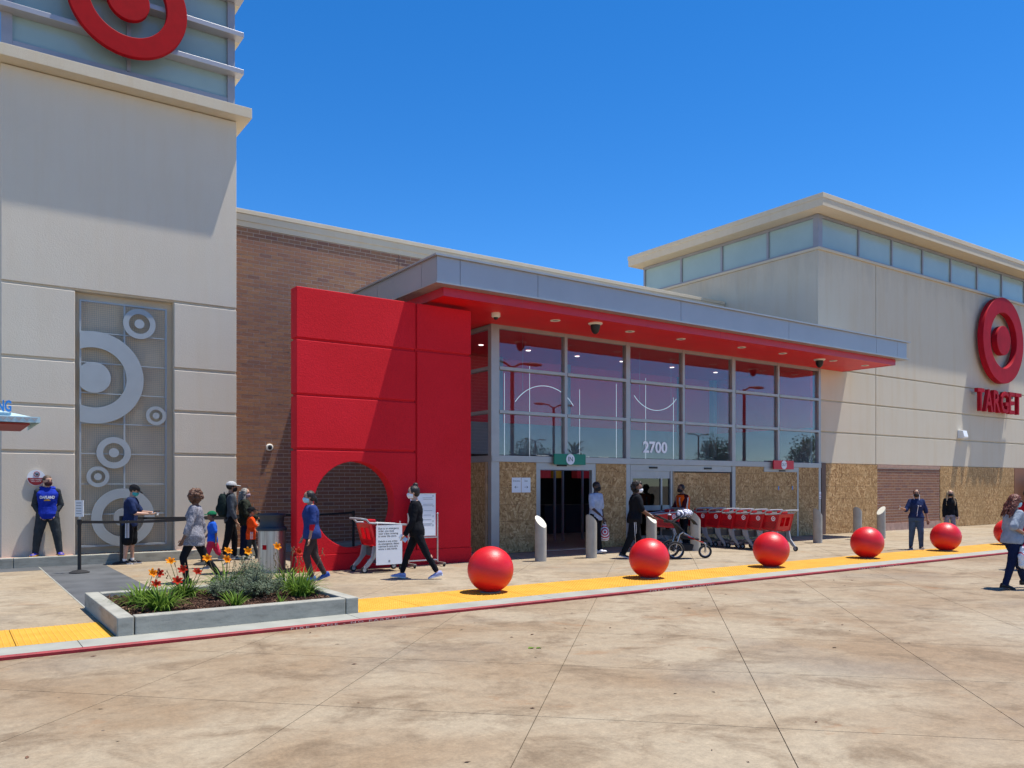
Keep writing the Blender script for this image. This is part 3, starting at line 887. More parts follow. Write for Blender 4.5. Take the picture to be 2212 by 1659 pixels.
for k, (x, y) in enumerate([(11.59, 14.79), (13.94, 14.79), (15.76, 14.79), (18.09, 14.72), (19.91, 14.72), (22.37, 14.71), (24.08, 14.70)]):
    t = thing('downlight', ['first', 'second', 'third', 'fourth', 'fifth', 'sixth', 'last'][k] + ' round recessed light in the red canopy soffit, counted from the red pylon', 'ceiling light', (x, y, 5.5), group='soffit downlights')
    P(MB().lathe([(.075, 5.494), (.115, 5.486), (.12, 5.497)], (x, y, 0), 24), 'trim_ring', 'off_white', t, smooth=True)
    P(MB().lathe([(.06, 5.491), (.03, 5.484), (.001, 5.483)], (x, y, 0), 16), 'lens', 'frame_metal', t, smooth=True)
dome_camera('black dome camera under the canopy above the IN door', (12.56, 14.5, 5.50), .17, None)
dome_camera('black dome camera under the right end of the canopy', (21.77, 14.78, 5.50), .17, None)
t = thing('dome_camera', 'small white camera under the canopy beside the red pylon', 'camera', (10.01, 14.91, 5.5))
P(MB().lathe([(.10, 5.5), (.10, 5.42), (.075, 5.40)], (10.01, 14.91, 0), 20), 'housing', 'off_white', t, smooth=True)
P(MB().lathe([(.055, 5.401), (.04, 5.36), (.001, 5.345)], (10.01, 14.91, 0), 16), 'lens_dome', 'black_plastic', t, smooth=True)

# ---------------------------------------------------------------- glazed entrance
E_ = thing('glass_entrance', 'tall glazed store entrance with grey metal frames and boarded lower bays', 'entrance', (17, 16, SW))
GY = 16.0
mx = [10.69, 12.84, 14.97, 17.10, 19.24, 21.36, 23.5]
zt = [2.31, 3.43, 4.47, 5.46]
# posts
for i, x in enumerate(mx):
    w = .115 if i == 0 else .075 if i in (2, 4) else .045
    if i == 6: w = .06
    z0 = SW if i in (0, 2, 4, 6) else 2.385
    P(MB().box(x - w, x + w, GY - .06, GY + .09, z0, 5.50), 'post', 'frame_metal', E_, bev=.006)
for i, (a, b) in enumerate(zip(mx, mx[1:])):
    wa = .115 if i == 0 else .075 if i in (2, 4) else .045
    wb = .075 if i + 1 in (2, 4) else .045 if i + 1 < 6 else .06
    a_, b_ = a + wa + .001, b - wb - .001
    for z, h in ((3.43, .04), (4.47, .04)):
        P(MB().box(a_, b_, GY - .075, GY + .06, z - h, z + h), 'transom', 'frame_metal', E_, bev=.005)
    P(MB().box(a_, b_, GY - .05, GY + .06, 5.41, 5.50), 'head_rail', 'frame_metal', E_)
    for z0, z1 in ((2.40, 3.388), (3.472, 4.428), (4.512, 5.408)):
        P(MB().box(a_, b_, GY + .01, GY + .022, z0, z1), 'window_pane', 'store_glass', E_)
P(MB().box(10.58, 23.55, GY - .085, GY - .062, 2.235, 2.39), 'door_head_beam', 'frame_metal', E_, bev=.005)
P(MB().box(10.81, 23.43, GY - .055, GY + .08, 2.236, 2.384), 'beam_core', 'frame_metal', E_)
# left return
for y0, y1 in ((16.10, 17.95), (18.03, 19.84)):
    for z0, z1 in ((2.40, 3.388), (3.472, 4.428), (4.512, 5.408)):
        P(MB().box(10.66, 10.672, y0, y1, z0, z1), 'window_pane', 'store_glass', E_)
    for z, h in ((3.43, .04), (4.47, .04), (5.455, .044), (2.31, .075)):
        P(MB().box(10.60, 10.73, y0, y1, z - h, z + h), 'transom', 'frame_metal', E_)
for y in (17.99, 19.865):
    P(MB().box(10.60, 10.73, y - .035, y + .03, SW, 5.5), 'post', 'frame_metal', E_)
P(MB().box(10.575, 10.59, 16.10, 17.94, SW, 2.23), 'plywood_board', 'osb', E_)
P(MB().box(10.575, 10.59, 18.03, 19.83, SW, 2.23), 'plywood_board', 'osb', E_)
P(MB().box(10.53, 10.573, 16.10, 16.16, SW, 2.23), 'wood_stud', 'lumber', E_)
# boards
def board(x0, x1, z0, z1, y=GY - .058):
    P(MB().box(x0, x1, y, y + .014, z0, z1), 'plywood_board', 'osb', E_)
board(10.81, 11.90, SW + .01, 2.232)
board(13.84, 14.89, SW + .01, 2.232)
board(16.72, 17.92, SW + .01, 2.03); board(17.926, 19.06, SW + .01, 2.03)
board(19.32, 20.62, SW + .01, 2.232); board(20.626, 21.84, SW + .01, 2.08); board(21.846, 22.29, SW + .01, 2.08)
board(22.38, 23.43, SW + .01, 2.232)
# IN door: open, dark store beyond
d1 = MB().box(11.90, 12.03, GY - .05, GY + .06, SW, 2.06).box(13.70, 13.83, GY - .05, GY + .06, SW, 2.06).box(11.90, 13.83, GY - .05, GY + .10, 2.062, 2.232)
P(d1, 'door_frame', 'frame_metal', E_)
P(MB().box(12.55, 12.85, GY - .075, GY - .051, 2.15, 2.19), 'door_sensor', 'black_plastic', E_)
P(MB().box(12.03, 13.70, GY - .04, GY + .3, SW, SW + .012), 'threshold', 'steel', E_)
# sliding door bay
d2 = MB().box(15.06, 15.14, GY - .05, GY + .05, SW, 2.06).box(16.58, 16.66, GY - .05, GY + .05, SW, 2.06).box(15.06, 19.14, GY - .05, GY + .08, 2.062, 2.232).box(15.14, 16.58, GY - .03, GY + .03, 1.86, 2.06).box(15.14, 16.58, GY - .03, GY + .03, .98, 1.12).box(15.14, 16.58, GY - .03, GY + .03, SW, .3).box(16.22, 16.28, GY - .03, GY + .03, .301, 1.859)
P(d2, 'door_frame', 'frame_metal', E_)
for x0, x1, z0, z1 in ((15.14, 16.22, .30, .98), (15.14, 16.22, 1.12, 1.86), (16.28, 16.58, .30, .98), (16.28, 16.58, 1.12, 1.86)):
    P(MB().box(x0, x1, GY, GY + .01, z0, z1), 'door_pane', 'door_glass', E_)
P(MB().box(15.75, 16.05, GY - .075, GY - .051, 2.13, 2.18), 'door_sensor', 'black_plastic', E_)
P(MB().box(17.95, 18.25, GY - .075, GY - .051, 2.13, 2.18), 'door_sensor', 'black_plastic', E_)
P(MB().box(16.661, 16.715, GY - .06, GY - .03, SW, 2.06), 'wood_stud', 'lumber', E_)
P(MB().box(20.63, 22.29, GY - .075, GY - .045, 2.085, 2.232), 'door_header', 'frame_metal', E_)
P(MB().box(22.295, 22.37, GY - .06, GY + .05, SW, 2.232), 'post', 'frame_metal', E_)
P(MB().box(21.35, 21.65, GY - .095, GY - .076, 2.10, 2.14), 'door_sensor', 'black_plastic', E_)
for x in (21.35, 22.05): P(MB().box(x - .02, x + .02, GY - .062, GY - .059, 1.52, 1.64), 'blue_tape', 'awning_blue', E_)
# hanging sign plates
def plate_sign(name, label, x0, x1, z0, z1, mat, txt):
    t = thing(name, label, 'sign', ((x0 + x1) / 2, GY - .1, z0))
    c = (x0 + x1) / 2; zc = (z0 + z1) / 2
    P(MB().box(x0, x1, GY - .17, GY - .13, z0, z1), 'plate', mat, t, bev=.004)
    P(MB().box(c - .3, c - .26, GY - .129, GY - .086, zc - .08, zc + .08).box(c + .26, c + .3, GY - .129, GY - .086, zc - .08, zc + .08), 'bracket', 'steel', t)
    P(MB().annulus(c, zc, 0, .135, GY - .178, GY - .171, 36), 'roundel', 'white_board', t)
    P(add_text(MB(), txt, .17 if txt == 'IN' else .125, (c, GY - .180, zc)), 'sign_lettering', 'ink', t, fix=False)
plate_sign('door_sign', 'green IN sign over the open entrance door', 12.38, 13.39, 2.19, 2.46, 'sign_green', 'IN')
plate_sign('door_sign', 'red OUT sign over the boarded exit door', 20.97, 21.97, 2.17, 2.44, 'out_red', 'OUT')
t = thing('street_number', 'white street number 2700 on the entrance glass', 'number', (16.03, GY, 2.53))
P(add_text(MB(), '2700', .42, (16.03, GY - .004, 2.70), bold=.012, width=.93), 'digits', 'number_white', t, fix=False)
for lab, x, txt, ar in (('paper Entrance notice with left arrow on the plywood by the IN door', 11.30, 'Entrance', -1), ('paper Exit notice with right arrow on the plywood by the IN door', 11.585, 'Exit', 1)):
    t = thing('paper_notice', lab, 'notice', (x, GY - .06, 1.5))
    P(MB().box(x - .135, x + .135, GY - .063, GY - .060, 1.50, 1.86), 'sheet', 'white_board', t)
    mb = add_text(MB(), txt, .06, (x, GY - .065, 1.78))
    mb.box(x - .05, x + .05, GY - .0655, GY - .0645, 1.626, 1.634)
    mb.prism([(x + ar * .06, 1.63), (x + ar * .02, 1.665), (x + ar * .02, 1.65), (x + ar * .045, 1.63), (x + ar * .02, 1.61), (x + ar * .02, 1.595)], GY - .0655, GY - .0645, 'y')
    P(mb, 'print', 'ink', t, fix=False)
t = thing('paper_notice', 'paper Entrance notice on the plywood of the side return beside the pylon', 'notice', (10.57, 17.1, 1.5))
P(MB().box(10.568, 10.573, 16.95, 17.3, 1.50, 1.86), 'sheet', 'white_board', t)
P(MB().box(10.5665, 10.568, 17.03, 17.23, 1.76, 1.80).box(10.5665, 10.568, 17.06, 17.18, 1.62, 1.64), 'print', 'faint_ink', t)
t = thing('paper_notice', 'small white and red notice on the right end post of the entrance', 'notice', (23.5, GY - .06, 1.22))
P(MB().box(23.46, 23.56, GY - .064, GY - .0605, 1.22, 1.45), 'sheet', 'white_board', t)
P(MB().annulus(23.51, 1.35, .028, .038, GY - .066, GY - .0645, 20).box(23.48, 23.54, GY - .066, GY - .0645, 1.25, 1.27), 'print', 'sign_red', t)

# store interior seen through glass and the open door
I = thing('store_interior', None, None); struct(I)
MB().box(10.72, 23.5, 16.1, 27.9, -.01, SW).box(23.5, 44, 25.3, 27.9, -.01, SW).build('interior_floor', 'interior_floor', I)
MB().box(10.74, 23.4, 20.2, 20.3, 2.6, 3.55).build('interior_wall', 'interior_grey', I)
MB().box(10.74, 23.4, 20.2, 20.3, 3.555, 5.5).build('interior_wall', 'interior_red', I)
MB().box(10.74, 23.4, 16.12, 20.3, 5.51, 5.6).build('interior_ceiling', 'interior_red', I)
MB().box(23.3, 23.42, 16.15, 20.19, SW, 3.55).build('interior_wall', 'interior_grey', I)
MB().box(23.3, 23.42, 16.15, 20.19, 3.555, 5.5).build('interior_wall', 'interior_red', I)
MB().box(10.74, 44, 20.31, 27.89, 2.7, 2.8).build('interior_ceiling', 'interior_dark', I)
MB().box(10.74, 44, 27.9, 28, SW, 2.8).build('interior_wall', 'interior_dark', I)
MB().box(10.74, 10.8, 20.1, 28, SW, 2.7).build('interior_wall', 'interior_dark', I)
for xx in (11.0, 13.6, 16.2, 18.8, 21.4, 23.1):
    MB().box(xx - .09, xx + .09, 20.0, 20.19, 2.7, 5.5).build('interior_column', 'interior_grey', I)
for xx in (12.0, 13.6, 15.4, 17.2, 19.4, 21.5):
    for yy in (18.6,):
        MB().lathe([(.07, 5.508), (.07, 5.50), (.001, 5.499)], (xx, yy, 0), 16).build('interior_downlight', 'lamp_lens', I)
for xx in (16.2, 17.1, 18.0, 18.9):
    for yy in (21.6, 24.5): MB().box(xx, xx + .5, yy, yy + .08, 2.66, 2.695).build('added_fill_tube', 'fill_tube_glow', I)  # tubes added to light the display panels beyond the open door
for a, b, m in ((12.2, 12.9, 'out_red'), (13.0, 13.5, 'tactile_yellow'), (14.1, 14.9, 'out_red'), (14.95, 15.6, 'lumber')):
    MB().box(a + 4.6, b + 4.6, 22.6, 22.9, 1.92, 2.28).build('display_panel', m, I)
for xx in (16.4, 17.3, 18.2): MB().box(xx, xx + .7, 21.5, 22.2, SW, 1.0).build('display_counter', 'interior_dark', I)
for xx in (14.55, 14.85, 15.6): MB().box(xx, xx + .05, 18.6, 18.66, SW, 2.69).build('inner_door_frame', 'frame_metal', I)
MB().box(12.2, 18, 18.6, 18.66, 2.1, 2.2).build('inner_door_head', 'frame_metal', I)
# hanging light arcs and wires inside the vestibule
def arc(cx, cz, r, a0, a1, y, label, thick=.0065):
    t = thing('pendant_arc', label, 'pendant light', (cx, y, cz))
    pts = [(cx + r * math.cos(R(a0 + (a1 - a0) * k / 20)), y, cz + r * math.sin(R(a0 + (a1 - a0) * k / 20))) for k in range(21)]
    P(MB().tube(pts, thick, 6), 'light_tube', 'led_white', t)
    for e in (pts[3], pts[17]): P(MB().tube([e, (e[0], y, 5.5)], .004, 4), 'suspension_wire', 'steel', t)
arc(12.75, 3.05, 1.2, 38, 142, 16.7, 'arched white light tube hanging inside the glass above the IN door')
arc(16.95, 5.0, 1.15, 222, 318, 16.9, 'upturned white light arc hanging inside the glass above the number')
arc(10.9, 5.3, 1.1, 225, 290, 18.3, 'white light arc hanging inside the glass beside the red pylon')
for k, xx in enumerate((11.45, 11.75, 12.55, 14.25, 15.6, 16.75, 17.9)):
    t = MB().box(xx - .0035, xx + .0035, 17.1, 17.107, 2.42, 4.3 + .25 * (k % 3)).build('light_rod', 'led_white')
    tag(t, ('first', 'second', 'third', 'fourth', 'fifth', 'sixth', 'seventh')[k] + ' thin vertical light rod from the left, hanging behind the entrance glass', 'light rod', 'light rods behind the glass')

# ---------------------------------------------------------------- right wing
Wg_ = thing('right_wing', 'cream stucco wing with a clerestory window band and overhanging flat roof', 'building', (31, 16, SW))
WX = 23.5; WXR = 44.0
P(MB().box(WX + .04, WXR, 16.05, 24.25, SW, 9.44).box(WX + .3, WXR, 16.3, 24.1, 9.45, 10.6), 'wing_core', 'wing_wall', Wg_)
zr = [(2.40, 3.405), (3.455, 4.445), (4.495, 5.515), (5.565, 9.42)]
for z0, z1 in zr:
    if z0 < 5:
        P(MB().box(WX + .06, 26.855, 16.0, 16.06, z0, z1), 'wall_panel', 'wing_wall', Wg_, bev=.01)
    else:
        P(MB().box(WX, 26.855, 16.0, 16.06, z0, z1), 'wall_panel', 'wing_wall', Wg_, bev=.01)
    P(MB().box(26.89, WXR, 16.0, 16.06, z0, z1), 'wall_panel', 'wing_wall', Wg_, bev=.01)
P(MB().box(WX, WX + .06, 16.062, 24.25, 5.565, 9.42), 'side_wall_panel', 'wing_wall', Wg_, bev=.01)
P(MB().box(WX - .05, WXR, 15.94, 16.3, 9.421, 9.50).box(WX - .05, WX + .3, 16.301, 24.25, 9.421, 9.50), 'window_ledge', 'cornice_paint', Wg_)
wx = [23.62, 25.88, 27.97, 30.06, 32.15, 34.25, 36.37, 38.48, 40.6, 42.7]
P(MB().box(WX + .02, 43.5, 16.02, 16.12, 9.501, 9.57).box(WX + .02, 43.5, 16.02, 16.12, 10.50, 10.60), 'window_frame', 'window_frame', Wg_)
P(MB().box(WX + .02, WX + .12, 16.121, 24.15, 9.501, 9.57).box(WX + .02, WX + .12, 16.121, 24.15, 10.50, 10.60), 'window_frame', 'window_frame', Wg_)
P(MB().box(WX, WX + .22, 15.99, 16.2, 9.501, 10.60), 'corner_post', 'window_frame', Wg_, bev=.006)
for a, b in zip(wx, wx[1:]):
    P(MB().box(a + .04 + .07 * (a < 24), b - .04, 16.07, 16.09, 9.572, 10.498), 'window_pane', 'frosted_glass', Wg_)
    P(MB().box(b - .04, b + .04, 16.02, 16.11, 9.572, 10.498), 'mullion', 'window_frame', Wg_)
wy = [16.12, 18.02, 20.07, 22.08, 24.1]
for a, b in zip(wy, wy[1:]):
    P(MB().box(WX + .07, WX + .09, a + .045 + .05 * (a < 17), b - .045, 9.572, 10.498), 'window_pane', 'frosted_glass', Wg_)
    P(MB().box(WX + .02, WX + .11, b - .045, b + .045, 9.572, 10.498), 'mullion', 'window_frame', Wg_)
P(MB().box(22.93, WXR, 15.45, 24.42, 10.61, 10.86), 'roof_soffit', 'cornice_paint', Wg_)
P(MB().box(22.91, WXR, 15.43, 24.44, 10.862, 11.02), 'roof_edge', 'cornice_paint', Wg_, bev=.01)
# lower bays: plywood, brick infill, plywood
P(MB().box(23.63, 23.86, 15.96, 16.05, SW, 2.40), 'door_jamb', 'brown_jamb', Wg_)
for a, b in ((23.88, 25.4), (25.405, 26.94), (31.25, 33.30), (33.305, 34.70), (34.705, 36.0), (36.005, 37.36)):
    P(MB().box(a, b, 15.985, 16.04, SW + .01, 2.385), 'plywood_board', 'osb', Wg_)
P(MB().box(26.945, 31.24, 15.98, 16.05, 2.29, 2.39), 'brick_cap', 'block_sill', Wg_)
for k in range(11):
    a = 26.945 + k * .39
    P(MB().box(a, min(a + .382, 31.24), 15.965, 16.05, SW, .30), 'base_block', 'block_sill', Wg_)
P(MB().box(26.945, 31.24, 16.009, 16.049, .30, 2.29), 'mortar_bed', 'mortar', Wg_)
brick_field(Wg_, 26.95, 31.235, .305, 2.285, 16.0, .305, .098, 0, (300, lambda q: q[0]))
P(MB().box(37.4, WXR, 15.985, 16.04, SW, 2.385), 'lower_wall', 'brick', Wg_)
bullseye('logo_sign', 'large red ring and dot sign on the right wing wall', 35.62, 7.60, 1.76, 1.14, .60, 15.62, 15.85, 'wing_sign_red', 16.0)
t = thing('letter_sign', 'red raised TARGET lettering on the right wing under the ring sign', 'lettering', (35.5, 15.85, 4.6))
xx = 33.45
for ch, w in zip('TARGET', (.55, .66, .58, .66, .50, .55)):
    vs, fs = text_mesh(ch, 1.25, depth=.07, bold=.02)
    x0 = min(v.x for v in vs); x1 = max(v.x for v in vs); z0 = min(v.z for v in vs); z1 = max(v.z for v in vs)
    mb = MB().add([((v.x - x0) / (x1 - x0) * w + xx, 15.70 + v.y, 4.62 + (v.z - z0) / (z1 - z0) * .90) for v in vs], fs)
    P(mb, 'letter', 'wing_sign_red', t, fix=False)
    P(MB().box(xx + w * .5 - .03, xx + w * .5 + .03, 15.84, 16.0, 5.30, 5.40), 'bracket', 'steel', t)
    xx += w + .055
t = thing('wall_lamp', 'small white wall lamp on the right wing below the red lettering', 'lamp', (32.76, 16, 3.5))
P(MB().prism([(16.0, 3.50), (15.78, 3.50), (15.74, 3.56), (15.80, 3.80), (16.0, 3.83)], 32.60, 32.92, 'x'), 'lamp_body', 'white_board', t, bev=.01)
P(MB().box(32.63, 32.89, 15.80, 15.95, 3.485, 3.499), 'lamp_lens', 'off_white', t)

# ---------------------------------------------------------------- right edge: low wall and tree
t = thing('side_wall', 'dark brown brick wall at the far right beyond the wing', 'wall', (41.4, 15.5, 0))
P(MB().box(37.6, 60, 15.2, 15.5, -.01, 1.8), 'wall_body', 'brick', t)
P(MB().box(37.6, 60, 15.15, 15.55, 1.801, 1.9), 'wall_cap', 'block_sill', t)

# ---------------------------------------------------------------- kiosk awning at the left edge
t = thing('kiosk_awning', 'pale blue metal awning corner with blue letters NG at the left edge', 'awning', (-.8, 15.0, SW))
A0, A1, AY, AZ = -3.0, 1.23, 14.9, 2.68
roof = MB().add([(A0, AY, AZ + .07), (A1, AY, AZ + .07), (A1, AY + 2.2, AZ + .07), (A0, AY + 2.2, AZ + .07), (A0 + .9, AY + .75, AZ + .28), (A1 - .75, AY + .75, AZ + .28), (A1 - .75, AY + 1.45, AZ + .28), (A0 + .9, AY + 1.45, AZ + .28)],
    [(0, 1, 5, 4), (1, 2, 6, 5), (2, 3, 7, 6), (3, 0, 4, 7), (4, 5, 6, 7), (3, 2, 1, 0)])
P(roof, 'roof', 'awning_metal', t)
P(MB().box(A0, A1 + .015, AY - .02, AY, AZ, AZ + .09).box(A1 - .004, A1 + .015, AY + .001, AY + 2.2, AZ, AZ + .09), 'gutter', 'awning_metal', t)
mb = MB()
for k in range(40):
    a = A0 + .02 + k * .105
    mb.prism([(a, AZ + .075), (a + .1, AZ + .075), (a + .05, AZ + .02)], AY - .026, AY - .021, 'y')
P(mb, 'valance', 'frame_metal', t)
P(MB().box(A0 + .1, A1 - .12, AY + .12, AY + 2.1, AZ - .03, AZ - .002), 'underside', 'awning_red', t)
for xx in (A0 + .3, -.5):
    for yy in (AY + .3, AY + 1.9): P(MB().tube([(xx, yy, SW), (xx, yy, AZ - .01)], .04, 10), 'post', 'awning_metal', t)
P(add_text(MB(), 'NG', .24, (.765, AY + .13, AZ + .245), depth=.02, bold=.008, width=.19), 'awning_lettering', 'awning_blue', t, fix=False)
P(MB().box(-.5, .86, AY + .14, AY + .16, AZ + .09, AZ + .155), 'letter_rail', 'awning_metal', t)

# ---------------------------------------------------------------- planter
PT = thing('planter', 'low concrete planter of lilies and sage beside the kerb', 'planter', (2.95, 10.9, SW))
x0, x1, y0, y1 = PL
ZT = .25; wdt = .17
P(MB().box(x0, x0 + wdt, y0, y1, SW - .03, ZT), 'planter_wall', 'planter_concrete', PT, bev=.012)
P(MB().box(x0 + wdt + .012, x1 - wdt - .008, y0 + .004, y0 + wdt, SW - .03, ZT - .004), 'planter_wall', 'planter_concrete', PT, bev=.012)
P(MB().box(x1 - wdt, x1, y0 + .002, y1, SW - .03, ZT - .002), 'planter_wall', 'planter_concrete', PT, bev=.012)
P(MB().box(x0 + wdt + .006, x1 - wdt - .006, y1 - wdt, y1 - .003, SW - .03, ZT - .003), 'planter_wall', 'planter_concrete', PT, bev=.012)
P(MB().box(x0 + wdt - .01, x1 - wdt + .01, y0 + wdt - .01, y1 - wdt + .01, SW, ZT - .07), 'soil', 'soil', PT)
mb = MB()
rr = random.Random(3)
def chip(mb, px, py, pz):
    l, w, h = rr.uniform(.02, .06), rr.uniform(.008, .018), rr.uniform(.003, .007)
    Mx = Matrix.Rotation(rr.uniform(0, 6.28), 3, 'Z') @ Matrix.Rotation(rr.gauss(0, .35), 3, 'X') @ Matrix.Rotation(rr.gauss(0, .35), 3, 'Y')
    q = [Mx @ Vector((a * l / 2, b * w / 2, c * h / 2)) + Vector((px, py, pz)) for c in (-1, 1) for a, b in ((-1, -1), (1, -1), (1, 1), (-1, 1))]
    mb.add(q, [(3, 2, 1, 0), (4, 5, 6, 7), (0, 1, 5, 4), (1, 2, 6, 5), (2, 3, 7, 6), (3, 0, 4, 7)], min(1, abs(rr.gauss(.45, .28))) + .001)
for k in range(5200):
    px, py = rr.uniform(x0 + wdt, x1 - wdt), rr.uniform(y0 + wdt, y1 - wdt)
    chip(mb, px, py, ZT - .065 + .03 * noise.noise(Vector((px * 3, py * 3, 0))) + rr.uniform(0, .02))
tag(P(mb, 'bark_mulch', 'mulch', PT, fix=False), kind='stuff')
mb = MB()
for k in range(900): chip(mb, rr.uniform(2.3, 4.2), rr.uniform(18.87, 19.4), .195 + rr.uniform(0, .02))
l = mb.build('bark_mulch', 'mulch', fix=False)
tag(l, 'brown bark mulch in the narrow bed under the metal trellis', 'mulch', kind='stuff')
# ---------------------------------------------------------------- red spheres, bollards
ordn = ('first', 'second', 'third', 'fourth', 'fifth', 'sixth')
bs = MB().ball((0, 0, .347), .355, 48, 30)
sphere_me = bs.mesh('ball', 'ball_red')
foot_me = MB().lathe([(.165, 0), (.165, .006), (.15, .011)], (0, 0, 0), 28).mesh('base_ring', 'kerb_concrete')
for k, (x, y) in enumerate([(6.87, 10.38), (10.2, 10.33), (13.56, 10.3), (16.95, 10.3), (20.4, 10.3), (23.85, 10.35)]):
    t = thing('sphere_bollard', ordn[k] + ' red concrete ball on the yellow strip, counted from the planter', 'bollard', (x, y, SW + .004), rz=k * 1.3, group='red ball bollards along the kerb')
    link('ball', sphere_me, t, smooth=True)
    link('base_ring', foot_me, t, smooth=True)
def bollard(x, y, yaw, label, h=.98, r=.125):
    t = thing('slant_bollard', label, 'bollard', (x, y, SW), rz=yaw, group='slanted concrete bollards')
    seg = 28
    lo = [(r * math.cos(a), r * math.sin(a), 0) for a in [2 * math.pi * k / seg for k in range(seg)]]
    hi = [(r * math.cos(a), r * math.sin(a), h - .13 - .13 * math.cos(a) / 1) for a in [2 * math.pi * k / seg for k in range(seg)]]
    MB().rings([lo, hi]).build('shaft', 'bollard_concrete', t, smooth=True)
    e = .003
    cap0 = [(r * .96 * math.cos(a), r * .96 * math.sin(a), h - .13 - .13 * .96 * math.cos(a) + .0015) for a in [2 * math.pi * k / seg for k in range(seg)]]
    cap1 = [(p[0], p[1], p[2] + e) for p in cap0]
    MB().rings([cap0, cap1]).build('slanted_top', 'bollard_top', t)
bol = [(10.54, 13.96, 'slanted concrete bollard in front of the plywood left of the IN door', -80), (11.94, 13.92, 'slanted concrete bollard beside the man in the grey shirt', 12), (13.9, 14.0, 'slanted concrete bollard behind the person pushing the stroller', -80), (15.38, 13.95, 'slanted concrete bollard between the stroller and the cart row', -10), (18.35, 14.0, 'slanted concrete bollard behind the last cart of the row', 12), (20.24, 13.8, 'slanted concrete bollard just right of the cart row', -10), (22.45, 13.95, 'slanted concrete bollard before the plywood left of the fourth red ball', 12), (23.55, 13.85, 'rightmost slanted concrete bollard, at the brick infill', 170)]
for x, y, lab, yw in bol: bollard(x, y, R(yw), lab)

# ---------------------------------------------------------------- litter bin
t = thing('litter_bin', 'steel litter bin with a dark domed lid left of the red pylon', 'bin', (5.10, 15.25, SW))
MB().lathe([(.255, 0), (.255, .80)], (0, 0, 0), 40).build('bin_body', 'brushed_steel', t, smooth=True)
MB().lathe([(.275, .78), (.28, .815), (.27, .84), (.235, .86), (.215, .93), (.225, 1.02), (.255, 1.055), (.262, 1.08), (.24, 1.10), (.10, 1.115), (.001, 1.118)], (0, 0, 0), 40).build('bin_lid', 'bin_lid', t, smooth=True)
mb = MB(); mb.rings([[(.2585 * math.cos(a), .2585 * math.sin(a), z) for z in (.43, .52)] + [(.2565 * math.cos(a), .2565 * math.sin(a), z) for z in (.52, .43)] for a in [R(-150 + 3.2 * k) for k in range(7)]])
mb.build('red_sticker', 'sign_red', t)

# ---------------------------------------------------------------- queue stanchions and belts
def stanchion(x, y, label, sign=False):
    t = thing('stanchion', label, 'stanchion', (x, y, SW + .002), group='black queue posts')
    MB().lathe([(.175, 0), (.175, .015), (.12, .04), (.04, .055), (.035, .06)], (0, 0, 0), 28).build('base', 'black_matte', t, smooth=True)
    MB().lathe([(.032, .05), (.032, .90)], (0, 0, 0), 16).build('post', 'black_plastic', t, smooth=True)
    MB().lathe([(.04, .90), (.042, .99), (.03, 1.0)], (0, 0, 0), 16).build('belt_head', 'black_plastic', t, smooth=True)
    if sign:
        MB().lathe([(.012, 1.0), (.012, 1.05)], (0, 0, 0), 10).build('sign_stem', 'steel', t)
        M_ = Matrix.Rotation(R(-58), 3, 'Z')
        q = [Vector((a, b, c)) for c in (1.05, 1.36) for a, b in ((-.108, -.005), (.108, -.005), (.108, .005), (-.108, .005))]
        MB().add([M_ @ v for v in q], [(3, 2, 1, 0), (4, 5, 6, 7), (0, 1, 5, 4), (1, 2, 6, 5), (2, 3, 7, 6), (3, 0, 4, 7)]).build('sign_holder', 'white_board', t)
        mb = MB()
        for k in range(5):
            q = [Vector((a, -.0075, c)) for a, c in ((-.08, 1.30 - k * .05), (.06, 1.30 - k * .05), (.06, 1.315 - k * .05), (-.08, 1.315 - k * .05))]
            mb.add([M_ @ v for v in q], [(0, 1, 2, 3)])
        mb.build('sign_print', 'faint_ink', t, fix=False)
    return (x, y)
s1 = stanchion(2.06, 17.05, 'black queue post with a small sign holder on the dark paving', True)
s2 = stanchion(5.98, 18.75, 'black queue post beside the litter bin before the brick wall')
s3 = stanchion(3.0, 18.42, 'black queue post partly hidden behind the man in shorts')
s4 = stanchion(8.32, 18.75, 'black queue post seen through the round opening of the pylon')
s5 = stanchion(4.35, 17.35, 'black queue post behind the boy in the blue shirt')
def belt(a, b, label, z=.955, sag=.03):
    n = 12
    mb = MB()
    d = (Vector((b[0], b[1], 0)) - Vector((a[0], a[1], 0)))
    L = d.length; d.normalize(); s_ = Vector((-d.y, d.x, 0)) * .0015
    rs = []
    for k in range(n + 1):
        f = .04 / L + (1 - .08 / L) * k / n
        p = Vector((a[0], a[1], 0)) + d * (L * f); zz = z + SW - sag * 4 * f * (1 - f)
        rs.append([p - s_ + Vector((0, 0, zz - .026)), p + s_ + Vector((0, 0, zz - .026)), p + s_ + Vector((0, 0, zz + .026)), p - s_ + Vector((0, 0, zz + .026))])
    tag(mb.rings(rs).build('queue_belt', 'black_matte'), label, 'belt', 'black queue belts')
belt(s1, s5, 'black queue belt running right from the post with the sign')
belt(s3, s2, 'black queue belt running past the man with the backpack')
belt(s5, s2, 'black queue belt from behind the boy to the post by the bin')
belt(s2, s4, 'black queue belt behind the bin and red pylon')

